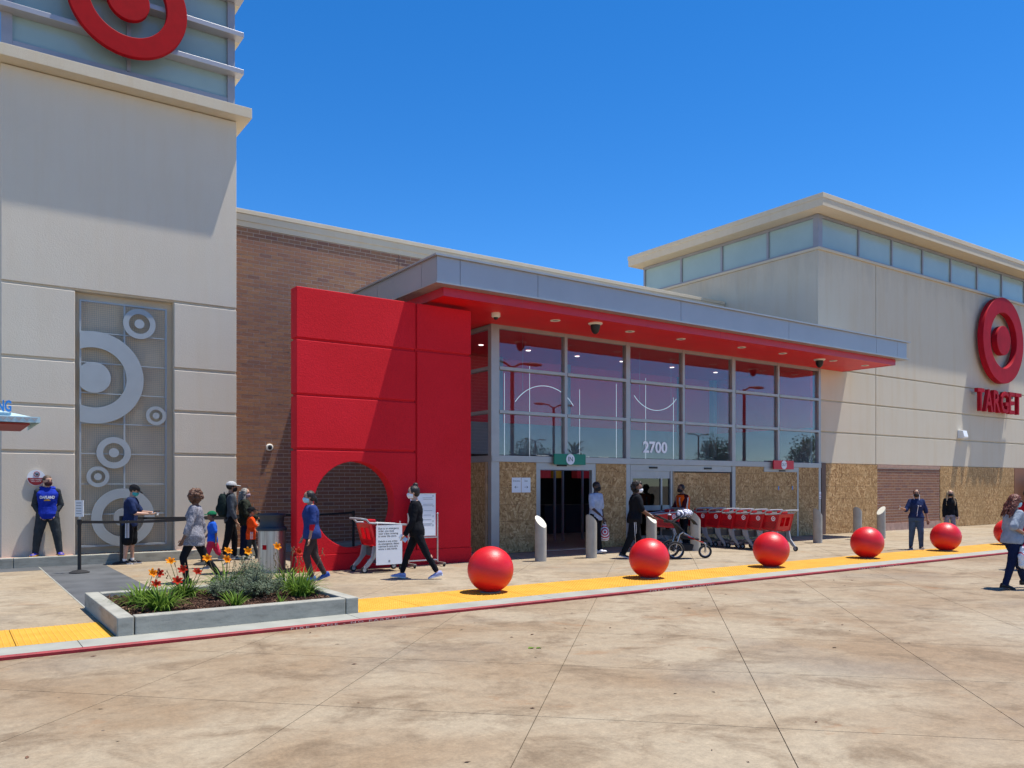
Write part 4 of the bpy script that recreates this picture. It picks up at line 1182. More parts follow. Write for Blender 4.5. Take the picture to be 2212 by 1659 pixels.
# ---------------------------------------------------------------- shopping carts
def make_cart():
    """local axes: +X front, handle at -X, origin between the wheels"""
    t = thing('shopping_cart', '', 'shopping cart', (0, 0, 0))
    # basket shell: side profile tapers towards the front, open top
    def sect(x):   # (half width, z bottom, z top)
        f = (x + .46) / .92
        return (.27 - .055 * f, .50 + .07 * f, .93 - .06 * f)
    X0, X1 = -.34, .46
    th = .010
    for sgn in (-1, 1):
        mb = MB()
        a, b = sect(X0), sect(X1)
        # slanted rear edge: bottom starts further forward
        q = [(X0 + .12, sgn * a[0] * .86, a[1]), (X1 - .05, sgn * b[0] * .86, b[1]), (X1, sgn * b[0], b[2]), (X0, sgn * a[0], a[2])]
        q2 = [(x, y - sgn * th, z) for x, y, z in q]
        mb.add(q + q2, [(0, 1, 2, 3), (7, 6, 5, 4), (0, 4, 5, 1), (1, 5, 6, 2), (2, 6, 7, 3), (3, 7, 4, 0)])
        o = mb.build('basket_side', 'cart_red', t)
        # pierced field, standing a little proud as a moulded rib pattern
        mbp = MB()
        fs_ = sgn * .0035
        def at_(u, v):
            p = Vector(q[0]).lerp(Vector(q[1]), u).lerp(Vector(q[3]).lerp(Vector(q[2]), u), v)
            return p + Vector((0, fs_, 0))
        NXh, NZh = 13, 6
        for i in range(NXh):
            for j in range(NZh):
                u = .10 + .84 * (i + .5 * (j % 2)) / NXh; v = .12 + .44 * j / NZh
                c = at_(u, v)
                w = .016
                mbp.add([c + Vector((-w, 0, 0)), c + Vector((0, 0, -w)), c + Vector((w, 0, 0)), c + Vector((0, 0, w))], [(0, 1, 2, 3)])
        mbp.build('basket_openings', 'cart_hole', t, fix=False)
        c = at_(.24, .74)
        lg = MB()
        for r0, r1 in ((.038, .060), (0, .020)):
            if r0: lg.annulus(c.x, c.z, r0, r1, c.y - .002, c.y + .002, 28)
            else: lg.annulus(c.x, c.z, 0, r1, c.y - .002, c.y + .002, 20)
        lg.build('cart_logo', 'white_paint', t)
        # rear corner pillar with recessed slot
        MB().prism([(X0 - .005, .93), (X0 + .04, .93), (X0 + .16, .50), (X0 + .115, .50)], sgn * .272 - .012, sgn * .272 + .012, 'y').build('corner_pillar', 'cart_red', t)
    a, b = sect(X0), sect(X1)
    MB().add([(X0 + .12, -a[0] * .86, a[1]), (X1 - .05, -b[0] * .86, b[1]), (X1 - .05, b[0] * .86, b[1]), (X0 + .12, a[0] * .86, a[1]), (X0 + .12, -a[0] * .86, a[1] - .012), (X1 - .05, -b[0] * .86, b[1] - .012), (X1 - .05, b[0] * .86, b[1] - .012), (X0 + .12, a[0] * .86, a[1] - .012)],
        [(0, 1, 2, 3), (7, 6, 5, 4), (0, 4, 5, 1), (1, 5, 6, 2), (2, 6, 7, 3), (3, 7, 4, 0)]).build('basket_floor', 'cart_red', t)
    MB().add([(X1 - .05, -b[0] * .86, b[1]), (X1 - .05, b[0] * .86, b[1]), (X1, b[0], b[2]), (X1, -b[0], b[2]), (X1 - .06, -b[0] * .86, b[1]), (X1 - .06, b[0] * .86, b[1]), (X1 - .01, b[0], b[2]), (X1 - .01, -b[0], b[2])],
        [(0, 1, 2, 3), (7, 6, 5, 4), (0, 4, 5, 1), (1, 5, 6, 2), (2, 6, 7, 3), (3, 7, 4, 0)]).build('basket_front', 'cart_red', t)
    # rear flap
    rf = MB()
    for (y0_, y1_, z0_, z1_) in ((-.24, -.17, .52, .92), (.17, .24, .52, .92), (-.17, .17, .52, .62), (-.17, .17, .84, .92), (-.02, .02, .62, .84)):
        def rp(y, z, d): return (X0 + .12 - (z - .50) / .43 * .12 + d, y, z)
        rf.add([rp(y0_, z0_, 0), rp(y1_, z0_, 0), rp(y1_, z1_, 0), rp(y0_, z1_, 0), rp(y0_, z0_, .012), rp(y1_, z0_, .012), rp(y1_, z1_, .012), rp(y0_, z1_, .012)], [(0, 1, 2, 3), (7, 6, 5, 4), (0, 4, 5, 1), (1, 5, 6, 2), (2, 6, 7, 3), (3, 7, 4, 0)])
    rf.build('rear_flap', 'cart_red', t)
    MB().box(X0 + .05, X0 + .26, -.13, .13, .86, .885).box(X0 + .20, X0 + .245, -.13, .13, .70, .858).build('child_seat', 'cart_red', t, bev=.008)
    MB().box(X0 + .06, X0 + .22, -.12, .10, .93, .995).build('seat_back', 'cart_red', t, bev=.015)
    # grey top rim running into the handle
    rim = []
    for k in range(9):
        f = k / 8; x = X1 + .005 - f * (X1 - X0)
        rim.append((x, sect(x)[0] + .006, sect(x)[2] + .012))
    hx = X0 - .14
    path = [(x, y, z) for x, y, z in rim] + [(X0 - .06, .285, 1.0), (hx, .25, 1.015), (hx - .01, 0, 1.018)]
    full = path + [(x, -y, z) for x, y, z in path[::-1][1:]]
    MB().tube(full, .02, 8, closed=True).build('rim_handle', 'cart_grey', t, smooth=True)
    # frame and wheels
    for sgn in (-1, 1):
        MB().prism([(-.24, .50), (-.08, .50), (-.12, .36), (-.32, .13), (-.44, .05), (-.44, .11), (-.28, .30)], sgn * .235 - .02, sgn * .235 + .02, 'y').build('rear_leg', 'cart_grey', t, bev=.006)
        MB().tube([(-.14, sgn * .23, .20), (.10, sgn * .20, .17), (.36, sgn * .17, .17), (.40, sgn * .17, .13)], .018, 6).build('base_rail', 'cart_dark', t)
        for wx_, wy_ in ((-.42, .235), (.40, .17)):
            w = MB().lathe([(.062, -.016), (.064, 0), (.062, .016)], (wx_, sgn * wy_, .064), 20, 'y').build('wheel', 'rubber', t, smooth=True)
            MB().lathe([(.035, -.02), (.035, .02)], (wx_, sgn * wy_, .064), 14, 'y').build('hub', 'cart_grey', w)
        MB().box(.37, .43, sgn * .17 - .028, sgn * .17 + .028, .125, .145).build('caster_fork', 'cart_dark', t)
    MB().box(-.16, .36, -.17, .17, .165, .178).build('lower_rack', 'cart_dark', t)
    MB().box(-.16, -.12, -.21, .21, .30, .46).build('rear_brace', 'cart_dark', t)
    return t
simple('cart_hole', (.16, .004, .008, 1), .5)
proto = make_cart()
cl = ('nearest the kerb', 'second from the kerb', 'third from the kerb', 'fourth from the kerb', 'fifth from the kerb', 'sixth from the kerb', 'farthest from the kerb')
P0 = Vector((17.0, 12.79, SW)); DIR = Vector((-.02, 1, 0)).normalized()
for k in range(7):
    c = proto if k == 0 else copy_tree(proto)
    c.location = P0 + DIR * (.445 * k + .01 * (k % 3))
    c.rotation_euler = (0, 0, R(91) + R((k % 3 - 1) * 1.2))
    tag(c, 'red shopping cart ' + cl[k] + ' in the nested cart row', 'shopping cart', 'nested red shopping carts')
c = copy_tree(proto)
c.location = (6.80, 14.14, SW); c.rotation_euler = (0, 0, R(1)); del c['group']
tag(c, 'single red shopping cart with a notice board before the round opening', 'shopping cart')
c = copy_tree(proto)
c.location = (15.55, 15.2, SW); c.rotation_euler = (0, 0, R(176)); del c['group']
tag(c, 'red shopping cart pushed by the attendant in the orange vest', 'shopping cart')

# notice board tied to the single cart
t = thing('notice_board', 'white face covering notice board tied to the single red cart', 'notice board', (6.85, 13.80, .2))
bx0, bx1, bz0, bz1 = 6.58, 7.12, .19, .93
by = 13.80
P(MB().box(bx0, bx1, by, by + .006, bz0, bz1), 'board', 'white_board', t)
mb = MB()
for k, ln in enumerate(['Due to an emergency', 'order, you must', 'wear a face covering', 'to enter this store.', '', 'Debido a una orden', 'de emergencia, deben', 'cubrirse la cara para', 'entrar a esta tienda.']):
    if ln:
        vs, fs = text_mesh(ln, .049, bold=.0006)
        ox = min(v.x for v in vs)
        mb.add([(v.x - ox + bx0 + .045, by - .0015, v.z + bz1 - .06 - k * .048) for v in vs], fs)
mb.annulus((bx0 + bx1) / 2, bz0 + .065, .013, .019, by - .002, by - .001, 20).annulus((bx0 + bx1) / 2, bz0 + .065, 0, .007, by - .002, by - .001, 12)
P(mb, 'print', 'ink', t, fix=False)
for xx in (bx0 + .03, bx1 - .04): P(MB().tube([(xx, by + .003, bz1 - .02), (xx + .02, by + .05, 1.0)], .003, 5), 'cable_tie', 'white_paint', t)

# wheeled easel board
t = thing('easel_board', 'wheeled white information board standing against the red pylon', 'notice board', (7.91, 14.4, SW))
ey = 14.42
P(MB().box(7.63, 8.20, ey, ey + .02, .66, 1.50), 'board', 'white_board', t)
P(MB().box(7.62, 8.21, ey - .004, ey + .024, 1.502, 1.515), 'top_edge', 'steel', t)
P(MB().box(7.62, 8.21, ey - .004, ey + .024, .645, .658), 'bottom_edge', 'steel', t)
for xx in (7.58, 8.25): P(MB().tube([(xx, ey + .01, .10), (xx, ey + .01, 1.09)], .018, 8).ball((xx, ey + .01, 1.10), .026, 8, 6), 'upright', 'steel', t)
for zz in (.62, .16): P(MB().tube([(7.58, ey + .01, zz), (8.25, ey + .01, zz)], .015, 8), 'cross_rail', 'steel', t)
for xx in (7.58, 8.25):
    P(MB().box(xx - .025, xx + .025, ey - .28, ey + .24, .085, .125), 'foot_bar', 'steel', t)
    for yy in (ey - .26, ey + .22): P(MB().lathe([(.04, -.012), (.04, .012)], (xx, yy, .041 + SW), 14, 'x'), 'caster', 'rubber', t, smooth=True)
mb = MB()
rr = random.Random(5)
for k, z in enumerate((1.50, 1.47, 1.37, 1.34, 1.24, 1.15, 1.06, .98, .95)):
    mb.box(7.85 + .08 * rr.random(), 8.09 + .05 * rr.random(), ey - .0025, ey - .001, z - .08, z - .071)
for z in (1.54, 1.34, 1.13, 1.03, .95): mb.annulus(8.14, z - .08, .012, .018, ey - .0025, ey - .001, 14)
P(mb, 'print', 'faint_ink', t, fix=False)

# ---------------------------------------------------------------- jogging stroller
ST = thing('jogging_stroller', 'black three-wheeled jogging stroller with a towel on top', 'stroller', (13.36, 12.78, SW), rz=math.atan2(-.574, .819))
def wheel(parent, x, y, r, name):
    w = MB().lathe([(r - .035, -.018), (r - .012, -.024), (r, 0), (r - .012, .024), (r - .035, .018)], (x, y, r), 32, 'y')
    # remove hub filling: build as torus instead
    mb = MB().tube([(x + (r - .022) * math.cos(a), y, r + (r - .022) * math.sin(a)) for a in [2 * math.pi * k / 32 for k in range(32)]], .022, 8, closed=True)
    o = mb.build(name, 'rubber', parent, smooth=True)
    MB().tube([(x + (r - .05) * math.cos(a), y, r + (r - .05) * math.sin(a)) for a in [2 * math.pi * k / 32 for k in range(32)]], .009, 6, closed=True).build('rim', 'steel', o, smooth=True)
    sp = MB().lathe([(.022, -.03), (.022, .03)], (x, y, r), 12, 'y')
    for k in range(14):
        a = 2 * math.pi * k / 14
        sp.tube([(x, y + .012 * (-1) ** k, r), (x + (r - .05) * math.cos(a), y, r + (r - .05) * math.sin(a))], .0022, 4)
    sp.build('spokes', 'steel', o)
    return o
for s_ in (-.27, .27): wheel(ST, 0, s_, .20, 'rear_wheel')
wheel(ST, .72, 0, .152, 'front_wheel')
for s_ in (-.24, .24):
    MB().tube([(0, s_, .20), (.05, s_, .36), (.20, s_ * .96, .62), (.02, s_ * .9, .78), (-.32, s_ * .85, .93)], .016, 8).build('frame_tube', 'black_plastic', ST, smooth=True)
    MB().tube([(.02, s_, .26), (.10, s_, .55), (.18, s_, .60)], .018, 8).build('strut', 'steel', ST, smooth=True)
    MB().tube([(.20, s_ * .9, .58), (.45, s_ * .5, .44), (.72, s_ * .12, .33), (.73, s_ * .12, .16)], .017, 8).build('front_fork', 'steel', ST, smooth=True)
MB().tube([(-.32, -.205, .93), (-.38, -.12, .955), (-.39, 0, .96), (-.38, .12, .955), (-.32, .205, .93)], .02, 8).build('handle_bar', 'black_plastic', ST, smooth=True)
MB().tube([(0, -.27, .20), (0, .27, .20)], .014, 8).build('axle', 'steel', ST)
seat = MB().prism([(.02, .80), (.10, .83), (.22, .50), (.55, .46), (.56, .42), (.16, .44)], -.19, .19, 'y')
seat.build('seat', 'black_matte', ST, bev=.02)
cn = []
for k in range(7):
    a = R(20 + 22 * k)
    cn.append([(.25 + .30 * math.cos(a) * f - .02, s_, .66 + .27 * math.sin(a) * f) for f, s_ in ((1, -.2), (1.03, -.1), (1.04, 0), (1.03, .1), (1, .2), (.97, .2), (1.0, 0), (.97, -.2))])
MB().rings(cn).build('sun_canopy', 'black_matte', ST, smooth=True)
MB().prism([(-.04, .16), (.40, .18), (.44, .32), (-.02, .36)], -.16, .16, 'y').build('storage_basket', 'black_matte', ST, bev=.02)
MB().tube([(.28, -.24, .50), (.66, -.10, .36)], .010, 6).build('red_trim', 'sign_red', ST)
MB().box(-.18, -.02, -.17, .17, .80, .86).build('parent_tray', 'black_plastic', ST, bev=.015)
def towel():
    t_ = NT('towel_stripes')
    w = t_.n('TexWave'); w.inputs['Scale'].default_value = 5; w.inputs['Distortion'].default_value = 5; w.inputs['Detail'].default_value = 1
    t_.l(t_.coord('Object'), w.inputs['Vector'])
    t_.col(t_.ramp(w.outputs['Fac'], [(.45, (.75, .77, .85)), (.55, (.10, .11, .17))]))
    return t_.fin(.95, 0, .1)
towel()
mb = MB()
ctr = Vector((13.36, 12.78, SW)) + Matrix.Rotation(math.atan2(-.574, .819), 3, 'Z') @ Vector((.24, 0, .97))
for k in range(7): mb.ball((.07 * math.cos(k * 2.4) * (k > 0), .08 * math.sin(k * 2.4) * (k > 0), .02 * (k % 3)), .095 + .02 * (k % 2), 16, 10, (1.1, 1, .8))
tow = mb.build('towel', 'towel_stripes', smooth=True, loc=ctr)
rm = tow.modifiers.new('r', 'REMESH'); rm.mode = 'VOXEL'; rm.voxel_size = .014; rm.use_smooth_shade = True
tx = bpy.data.textures.new('folds', 'CLOUDS'); tx.noise_scale = .07
dm = tow.modifiers.new('d', 'DISPLACE'); dm.texture = tx; dm.strength = .05
tag(tow, 'crumpled white and dark striped towel on top of the stroller', 'towel')
cup = thing('drink_cup', 'clear drink cup with a straw on the stroller tray', 'cup', Vector((13.36, 12.78, SW)) + Matrix.Rotation(math.atan2(-.574, .819), 3, 'Z') @ Vector((-.10, -.10, .86)))
MB().lathe([(.03, 0), (.04, .11), (.043, .115)], (0, 0, 0), 16).build('cup_body', 'cart_hole', cup, smooth=True)
MB().lathe([(.044, .115), (.038, .135), (.001, .138)], (0, 0, 0), 16).build('lid', 'white_board', cup, smooth=True)
MB().tube([(0, 0, .12), (.015, 0, .22)], .004, 6).build('straw', 'white_paint', cup)

# ---------------------------------------------------------------- planting in the planter
def blade(mb, base, ang, L, lean, w, tone, n=5, droop=1.6):
    d = Vector((math.cos(ang), math.sin(ang), 0)); s_ = Vector((-d.y, d.x, 0))
    p = Vector(base); th = lean
    prev = None
    for k in range(n + 1):
        f = k / n
        ww = w * (1 - f) ** .6 * (.6 + .8 * min(1, f * 3)) if k < n else .0008
        a = p - s_ * ww; b = p + s_ * ww
        if prev: mb.add([prev[0], prev[1], b, a], [(0, 1, 2, 3)], tone)
        prev = (a, b)
        p = p + (d * math.sin(th) + Vector((0, 0, math.cos(th)))) * (L / n)
        th += droop / n * (.5 + f)
def flower(mb, c, d, size, rnd):
    d = d.normalized(); u = d.orthogonal().normalized(); w = d.cross(u)
    ph = rnd.uniform(0, 6)
    for k in range(6):
        a = ph + k * math.pi / 3
        e = u * math.cos(a) + w * math.sin(a); sd = d.cross(e)
        pts = []
        for f, o, z in ((0, .05, -.5), (.45, .28, .15), (.8, .22, .42), (1, .02, .30)):
            q = c + e * f * size + d * z * size * .8
            pts.append((q - sd * o * size, q + sd * o * size))
        for (a0, b0), (a1, b1) in zip(pts, pts[1:]): mb.add([a0, b0, b1, a1], [(0, 1, 2, 3)], rnd.random() + .001)
def lily(x, y, r, h, n, label, blooms=(), stalks=0, seed=0, droop=2.1):
    rnd = random.Random(seed)
    z0 = ZT - .06
    t = thing('daylily', label, 'plant', (x, y, z0), group='daylily clumps in the planter')
    mb = MB()
    for k in range(n):
        a = rnd.uniform(0, 6.283); rr_ = r * .35 * math.sqrt(rnd.random())
        blade(mb, (rr_ * math.cos(a), rr_ * math.sin(a), 0), a + rnd.gauss(0, .5), h * rnd.uniform(.65, 1.4), rnd.uniform(.08, .95), rnd.uniform(.006, .011), rnd.random() + .001, 5, droop * rnd.uniform(.6, 1.2))
    mb.build('leaves', 'lily_leaf', t, fix=False)
    for (dx, dy, hh, mat) in blooms:
        hh *= .9
        top = Vector((dx, dy, hh))
        st = MB().tube([(dx * .3, dy * .3, 0), (dx * .6, dy * .6, hh * .5), top], [.005, .0045, .0035], 5, tone=.3)
        st.build('stem', 'lily_leaf', t)
        f = MB(); flower(f, top + Vector((0, 0, .02)), Vector((rnd.uniform(-.5, .3), -.7, rnd.uniform(.3, .9))), .068, rnd)
        f.build('flower', mat, t, fix=False)
        bd = MB().ball((dx + .03, dy, hh + .03), .011, 6, 6, (1, 1, 3), tone=.4); bd.build('bud', mat, t)
    for k in range(stalks):
        a = rnd.uniform(0, 6.28); q = rnd.uniform(.3, .8) * r
        e = (q * 1.3 * math.cos(a), q * 1.3 * math.sin(a), h * rnd.uniform(1.1, 1.9))
        m = MB().tube([(q * .3 * math.cos(a), q * .3 * math.sin(a), 0), (e[0] * .7, e[1] * .7, e[2] * .6), e], [.004, .0035, .003], 5, tone=.5)
        for j in range(4): m.ball((e[0] + rnd.uniform(-.02, .02), e[1] + rnd.uniform(-.02, .02), e[2] - .03 * j), .008, 5, 4, (1, 1, 2), tone=rnd.random())
        m.build('dry_stalk', 'dry_stalk', t)
O, Rd = 'orange_petal', 'red_petal'
lily(2.02, 10.95, .36, .30, 190, 'lily clump with orange and red blooms nearest the left planter wall', [(.10, -.1, .42, O), (.20, .02, .40, Rd), (.13, -.16, .27, Rd)], 1, 1)
lily(2.12, 10.34, .34, .32, 190, 'lily clump with a red bloom at the front left of the planter', [(.17, -.05, .36, Rd)], 0, 2)
lily(2.62, 11.35, .30, .30, 130, 'lily clump with tall orange blooms at the back left of the planter', [(-.18, .0, .52, O), (-.05, -.1, .40, Rd), (.12, -.15, .36, Rd), (.30, .05, .53, O)], 3, 3)
lily(3.2, 11.5, .36, .38, 190, 'tall lily clump with orange blooms at the back of the planter', [(-.02, -.1, .50, O), (.02, -.02, .62, O), (.30, .0, .60, O)], 5, 4)
lily(2.92, 10.1, .18, .20, 80, 'small green lily tuft without blooms at the planter front', [], 0, 5, 1.0)
lily(3.45, 9.98, .05, .14, 16, 'tiny grass tuft in front of the sage bush', [], 0, 9, .5)
lily(3.95, 10.62, .36, .36, 190, 'broad lily clump at the right end of the planter', [(.02, .15, .62, Rd)], 3, 6, 1.9)
lily(4.0, 11.35, .30, .36, 140, 'lily clump with one orange bloom behind the right end of the planter', [(-.10, .1, .66, O)], 6, 7)
def sage(x, y, r, h, n, label, seed):
    rnd = random.Random(seed); z0 = ZT - .06
    t = thing('sage_bush', label, 'bush', (x, y, z0), group='grey green sage bushes in the planter')
    lv = MB(); tw = MB()
    for k in range(n):
        a = rnd.uniform(0, 6.283); rr_ = r * math.sqrt(rnd.random()); e = Vector((rr_ * math.cos(a), rr_ * math.sin(a), h * (1 - (rr_ / r) ** 2 * .6) * rnd.uniform(.45, 1.08)))
        b = e * .25; b.z *= .2
        mid = (b + e) / 2 + Vector((rnd.uniform(-.04, .04), rnd.uniform(-.04, .04), .02))
        tw.tube([b * .3, mid, e], [.006, .0035, .002], 4, tone=.3 + .3 * rnd.random())
        tn = rnd.random() * .8
        for j in range(44):
            f = rnd.uniform(.45, 1.05); p = mid.lerp(e, (f - .5) * 2) if f > .5 else b.lerp(mid, f * 2)
            p = p + Vector((rnd.gauss(0, .018), rnd.gauss(0, .018), rnd.gauss(0, .018)))
            d = Vector((rnd.gauss(0, 1), rnd.gauss(0, 1), rnd.gauss(.4, 1))).normalized(); L = rnd.uniform(.018, .034); w = d.orthogonal().normalized() * L * .22
            lv.add([p, p + d * L * .5 + w, p + d * L, p + d * L * .5 - w], [(0, 1, 2, 3)], min(1, tn + rnd.random() * .3) + .001)
    lv.build('foliage', 'sage_leaf', t, fix=False)
    tw.build('twigs', 'bark', t, fix=False)
sage(3.42, 10.78, .36, .42, 150, 'large grey green sage bush in the middle of the planter', 11)
sage(3.52, 11.45, .30, .52, 90, 'taller sage bush at the back of the planter', 12)
sage(3.02, 10.95, .22, .34, 60, 'small sage bush left of the large one', 13)

# ---------------------------------------------------------------- trees and car-park lamps (mirrored in the glass, one tree at the right edge)
def tree(name, label, x, y, h, cr, seed, group=None, n=3200, low=.25):
    rnd = random.Random(seed)
    t = thing(name, label, 'tree', (x, y, -.02), group=group)
    tk = MB().tube([(0, 0, 0), (.05, .03, h * .3), (-.04, .02, h * .6), (0, 0, h * .9)], [.14, .11, .08, .02], 8, tone=.4)
    cl = []
    for k in range(26):
        a = rnd.uniform(0, 6.28); z = h * rnd.uniform(low + .08, .95); q = cr * rnd.uniform(.2, .85) * math.sin(math.pi * min(.97, (z / h - low) / (1 - low) * .8 + .18))
        c = Vector((q * math.cos(a), q * math.sin(a), z)); cl.append((c, cr * rnd.uniform(.25, .42)))
        tk.tube([(0, 0, z * .55), (c.x * .5, c.y * .5, z * .8), c], [.05, .03, .012], 5, tone=.5)
    tk.build('trunk', 'bark', t)
    lv = MB()
    for k in range(n):
        c, r = rnd.choice(cl)
        v = Vector((rnd.gauss(0, 1), rnd.gauss(0, 1), rnd.gauss(0, 1))).normalized() * r * rnd.uniform(.3, 1.08) ** .6
        p = c + v
        d = Vector((rnd.gauss(0, 1), rnd.gauss(0, 1), rnd.gauss(-.3, 1))).normalized(); L = rnd.uniform(.12, .24); w = d.orthogonal().normalized() * L * .32
        lv.add([p, p + d * L * .5 + w, p + d * L, p + d * L * .5 - w], [(0, 1, 2, 3)], rnd.random() + .001)
    lv.build('crown', 'tree_leaf', t, fix=False)
tree('street_tree', 'leafy green tree behind the wall at the far right edge', 46.5, 17.8, 4.6, 2.4, 21, low=.1)
tree('parking_tree', 'car park tree mirrored in the glass above the sliding doors', 58, -18, 6.2, 2.2, 22)
tree('parking_tree', 'broad car park tree mirrored left of the OUT sign', 63, -12, 5.6, 2.6, 23)
tree('parking_tree', 'smaller car park tree mirrored right of the OUT sign', 66, -7, 5.4, 2.0, 24)
tree('parking_tree', 'car park tree mirrored in the glass above the IN door', 42, -26, 5.6, 2.6, 25)
def palm(x, y, h, label):
    rnd = random.Random(4)
    t = thing('palm_tree', label, 'tree', (x, y, -.02))
    MB().tube([(0, 0, 0), (.1, 0, h * .5), (0, 0, h)], [.22, .18, .16], 10, tone=.4).build('trunk', 'bark', t)
    mb = MB()
    for k in range(26):
        blade(mb, (0, 0, h), rnd.uniform(0, 6.28), 2.1, rnd.uniform(.1, 1.2), .13, rnd.random() + .001, 6, 1.9)
    mb.build('crown', 'palm_leaf', t, fix=False)
palm(46, -24, 4.2, 'palm tree mirrored in the glass right of the IN door')
def lamp(x, y, h, label, arms=2):
    t = thing('parking_lamp', label, 'street lamp', (x, y, -.02), group='car park lamp posts')
    MB().lathe([(.28, 0), (.28, .7), (.12, .72), (.10, h)], (0, 0, 0), 16).build('pole', 'brown_jamb', t, smooth=True)
    for s_ in ((1, -1) if arms == 2 else (1,)):
        MB().tube([(0, 0, h - .1), (s_ * .5, 0, h + .15), (s_ * .9, 0, h + .2)], .06, 8).ball((s_ * 1.4, 0, h + .2), .6, 12, 6, (1, .5, .16)).build('lamp_head', 'brown_jamb', t, smooth=True)
lamp(24.7, -3.2, 8, 'tallest car park lamp mirrored in the left glass bay')
lamp(40.6, -20, 8, 'double-headed car park lamp mirrored above the IN sign')
lamp(43.3, -3, 8, 'car park lamp mirrored in the glass left of the OUT sign', 1)
lamp(70, -62, 8, 'far car park lamp mirrored low in the first glass bay')
lamp(80, -40, 8, 'far car park lamp mirrored low in the second glass bay')

# scattered bits of leaf and grit on the paving
rr = random.Random(17)
mb = MB()
for k in range(70):
    px, py = rr.uniform(0, 16), rr.uniform(2.2, 9.0)
    if px > 1.2 + 1.6 * py: continue
    L = rr.uniform(.012, .035); a = rr.uniform(0, 6.28); w_ = L * rr.uniform(.25, .5)
    d = Vector((math.cos(a), math.sin(a), 0)); e = Vector((-d.y, d.x, 0)); q = Vector((px, py, .002))
    mb.add([q - d * L, q + e * w_ + Vector((0, 0, .006)), q + d * L + Vector((0, 0, .003)), q - e * w_ + Vector((0, 0, .002))], [(0, 1, 2, 3)], rr.random() + .001)
tag(mb.build('ground_debris', 'mulch', fix=False), 'tiny dry leaf bits and grit scattered over the concrete plaza', 'debris', kind='stuff')
lf = MB().add([(4.93, 6.75, .003), (4.97, 6.72, .012), (5.02, 6.75, .006), (4.97, 6.79, .010)], [(0, 1, 2, 3)], .9).add([(5.0, 6.70, .003), (5.05, 6.68, .014), (5.08, 6.71, .005), (5.03, 6.73, .012)], [(0, 1, 2, 3)], .6).build('fallen_leaf', 'lily_leaf', fix=False)
tag(lf, 'small green leaf lying alone on the concrete plaza', 'leaf')
# ---------------------------------------------------------------- people
hairm('hair_black', (.012, .010, .010)); hairm('hair_brown', (.055, .028, .016)); hairm('hair_curly', (.10, .042, .022)); hairm('hair_grey', (.20, .19, .18)); hairm('hair_blond', (.36, .26, .14)); hairm('hair_red', (.13, .035, .018)); hairm('hair_buzz', (.06, .035, .022))
for n_, c_ in dict(navy=(.018, .03, .085), royal=(.015, .035, .33), charcoal=(.035, .042, .048), black_cloth=(.010, .011, .014), grey_tee=(.38, .42, .52), grey_blue=(.30, .34, .39), jersey_grey=(.055, .065, .08), orange=(.75, .07, .012), vest_orange=(.85, .11, .01), maroon=(.06, .008, .012), brown_pants=(.055, .038, .036), jeans=(.05, .09, .16), dark_jeans=(.012, .018, .05), red_shorts=(.45, .025, .07), kid_blue=(.02, .10, .50), grey_pants=(.20, .20, .25), green_cap=(.01, .13, .06), red_sleeve=(.50, .015, .025), olive=(.028, .034, .026), cap_grey=(.36, .37, .39), bag_dark=(.012, .022, .022), shirt_blue=(.025, .045, .16), red_shirt=(.45, .01, .02)).items():
    cloth(n_, c_)
cloth('heather', (.13, .13, .15), .9, .2, (.34, .33, .36))
simple('mask_blue', (.34, .58, .66, 1), .8); simple('mask_teal', (.04, .40, .42, 1), .8); simple('mask_white', (.72, .76, .80, 1), .8); simple('mask_black', (.012, .011, .012, 1), .8); simple('mask_floral', (.35, .28, .36, 1), .8, 0, .6, 60); simple('mask_dark_red', (.045, .010, .014, 1), .8, 0, .5, 30)
simple('shoe_white', (.70, .72, .78, 1), .6); simple('shoe_blue', (.02, .07, .33, 1), .6); simple('shoe_lilac', (.30, .33, .55, 1), .6); simple('shoe_black', (.014, .014, .016, 1), .5); simple('shoe_grey', (.20, .20, .19, 1), .7); simple('shoe_royal', (.02, .025, .28, 1), .5); simple('sock_white', (.65, .65, .65, 1), .8)
simple('print_white', (.75, .76, .80, 1), .8); simple('print_gold', (.62, .34, .02, 1), .8); simple('print_red', (.65, .05, .05, 1), .8); simple('reflective', (.42, .44, .46, 1), .4)
simple('eye', (.02, .015, .012, 1), .3); simple('metal_white', (.62, .62, .60, 1), .3, .5)

def remeshed(mb, vox, smooth=6, disp=0., dscale=.09, mat=None, fac=.5):
    me = mb.mesh('tmp', [])if False else None
    me = bpy.data.meshes.new('tmp'); me.from_pydata(mb.v, [], mb.f)
    bm = bmesh.new(); bm.from_mesh(me); bmesh.ops.recalc_face_normals(bm, faces=bm.faces); bm.to_mesh(me); bm.free()
    o = bpy.data.objects.new('tmp', me); col.objects.link(o)
    r_ = o.modifiers.new('r', 'REMESH'); r_.mode = 'VOXEL'; r_.voxel_size = vox
    s_ = o.modifiers.new('s', 'SMOOTH'); s_.factor = fac; s_.iterations = smooth
    if disp:
        tx = bpy.data.textures.new('folds', 'CLOUDS'); tx.noise_scale = dscale; tx.noise_depth = 2
        d_ = o.modifiers.new('d', 'DISPLACE'); d_.texture = tx; d_.strength = disp; d_.mid_level = .5; d_.texture_coords = 'LOCAL'
    dg = bpy.context.evaluated_depsgraph_get()
    out = bpy.data.meshes.new_from_object(o.evaluated_get(dg))
    bpy.data.objects.remove(o); bpy.data.meshes.remove(me)
    if mat: out.materials.clear(); out.materials.append(MATS[mat])
    out.polygons.foreach_set('use_smooth', [True] * len(out.polygons))
    return out

def vrot(v, axis, deg): return Matrix.Rotation(R(deg), 3, axis) @ v

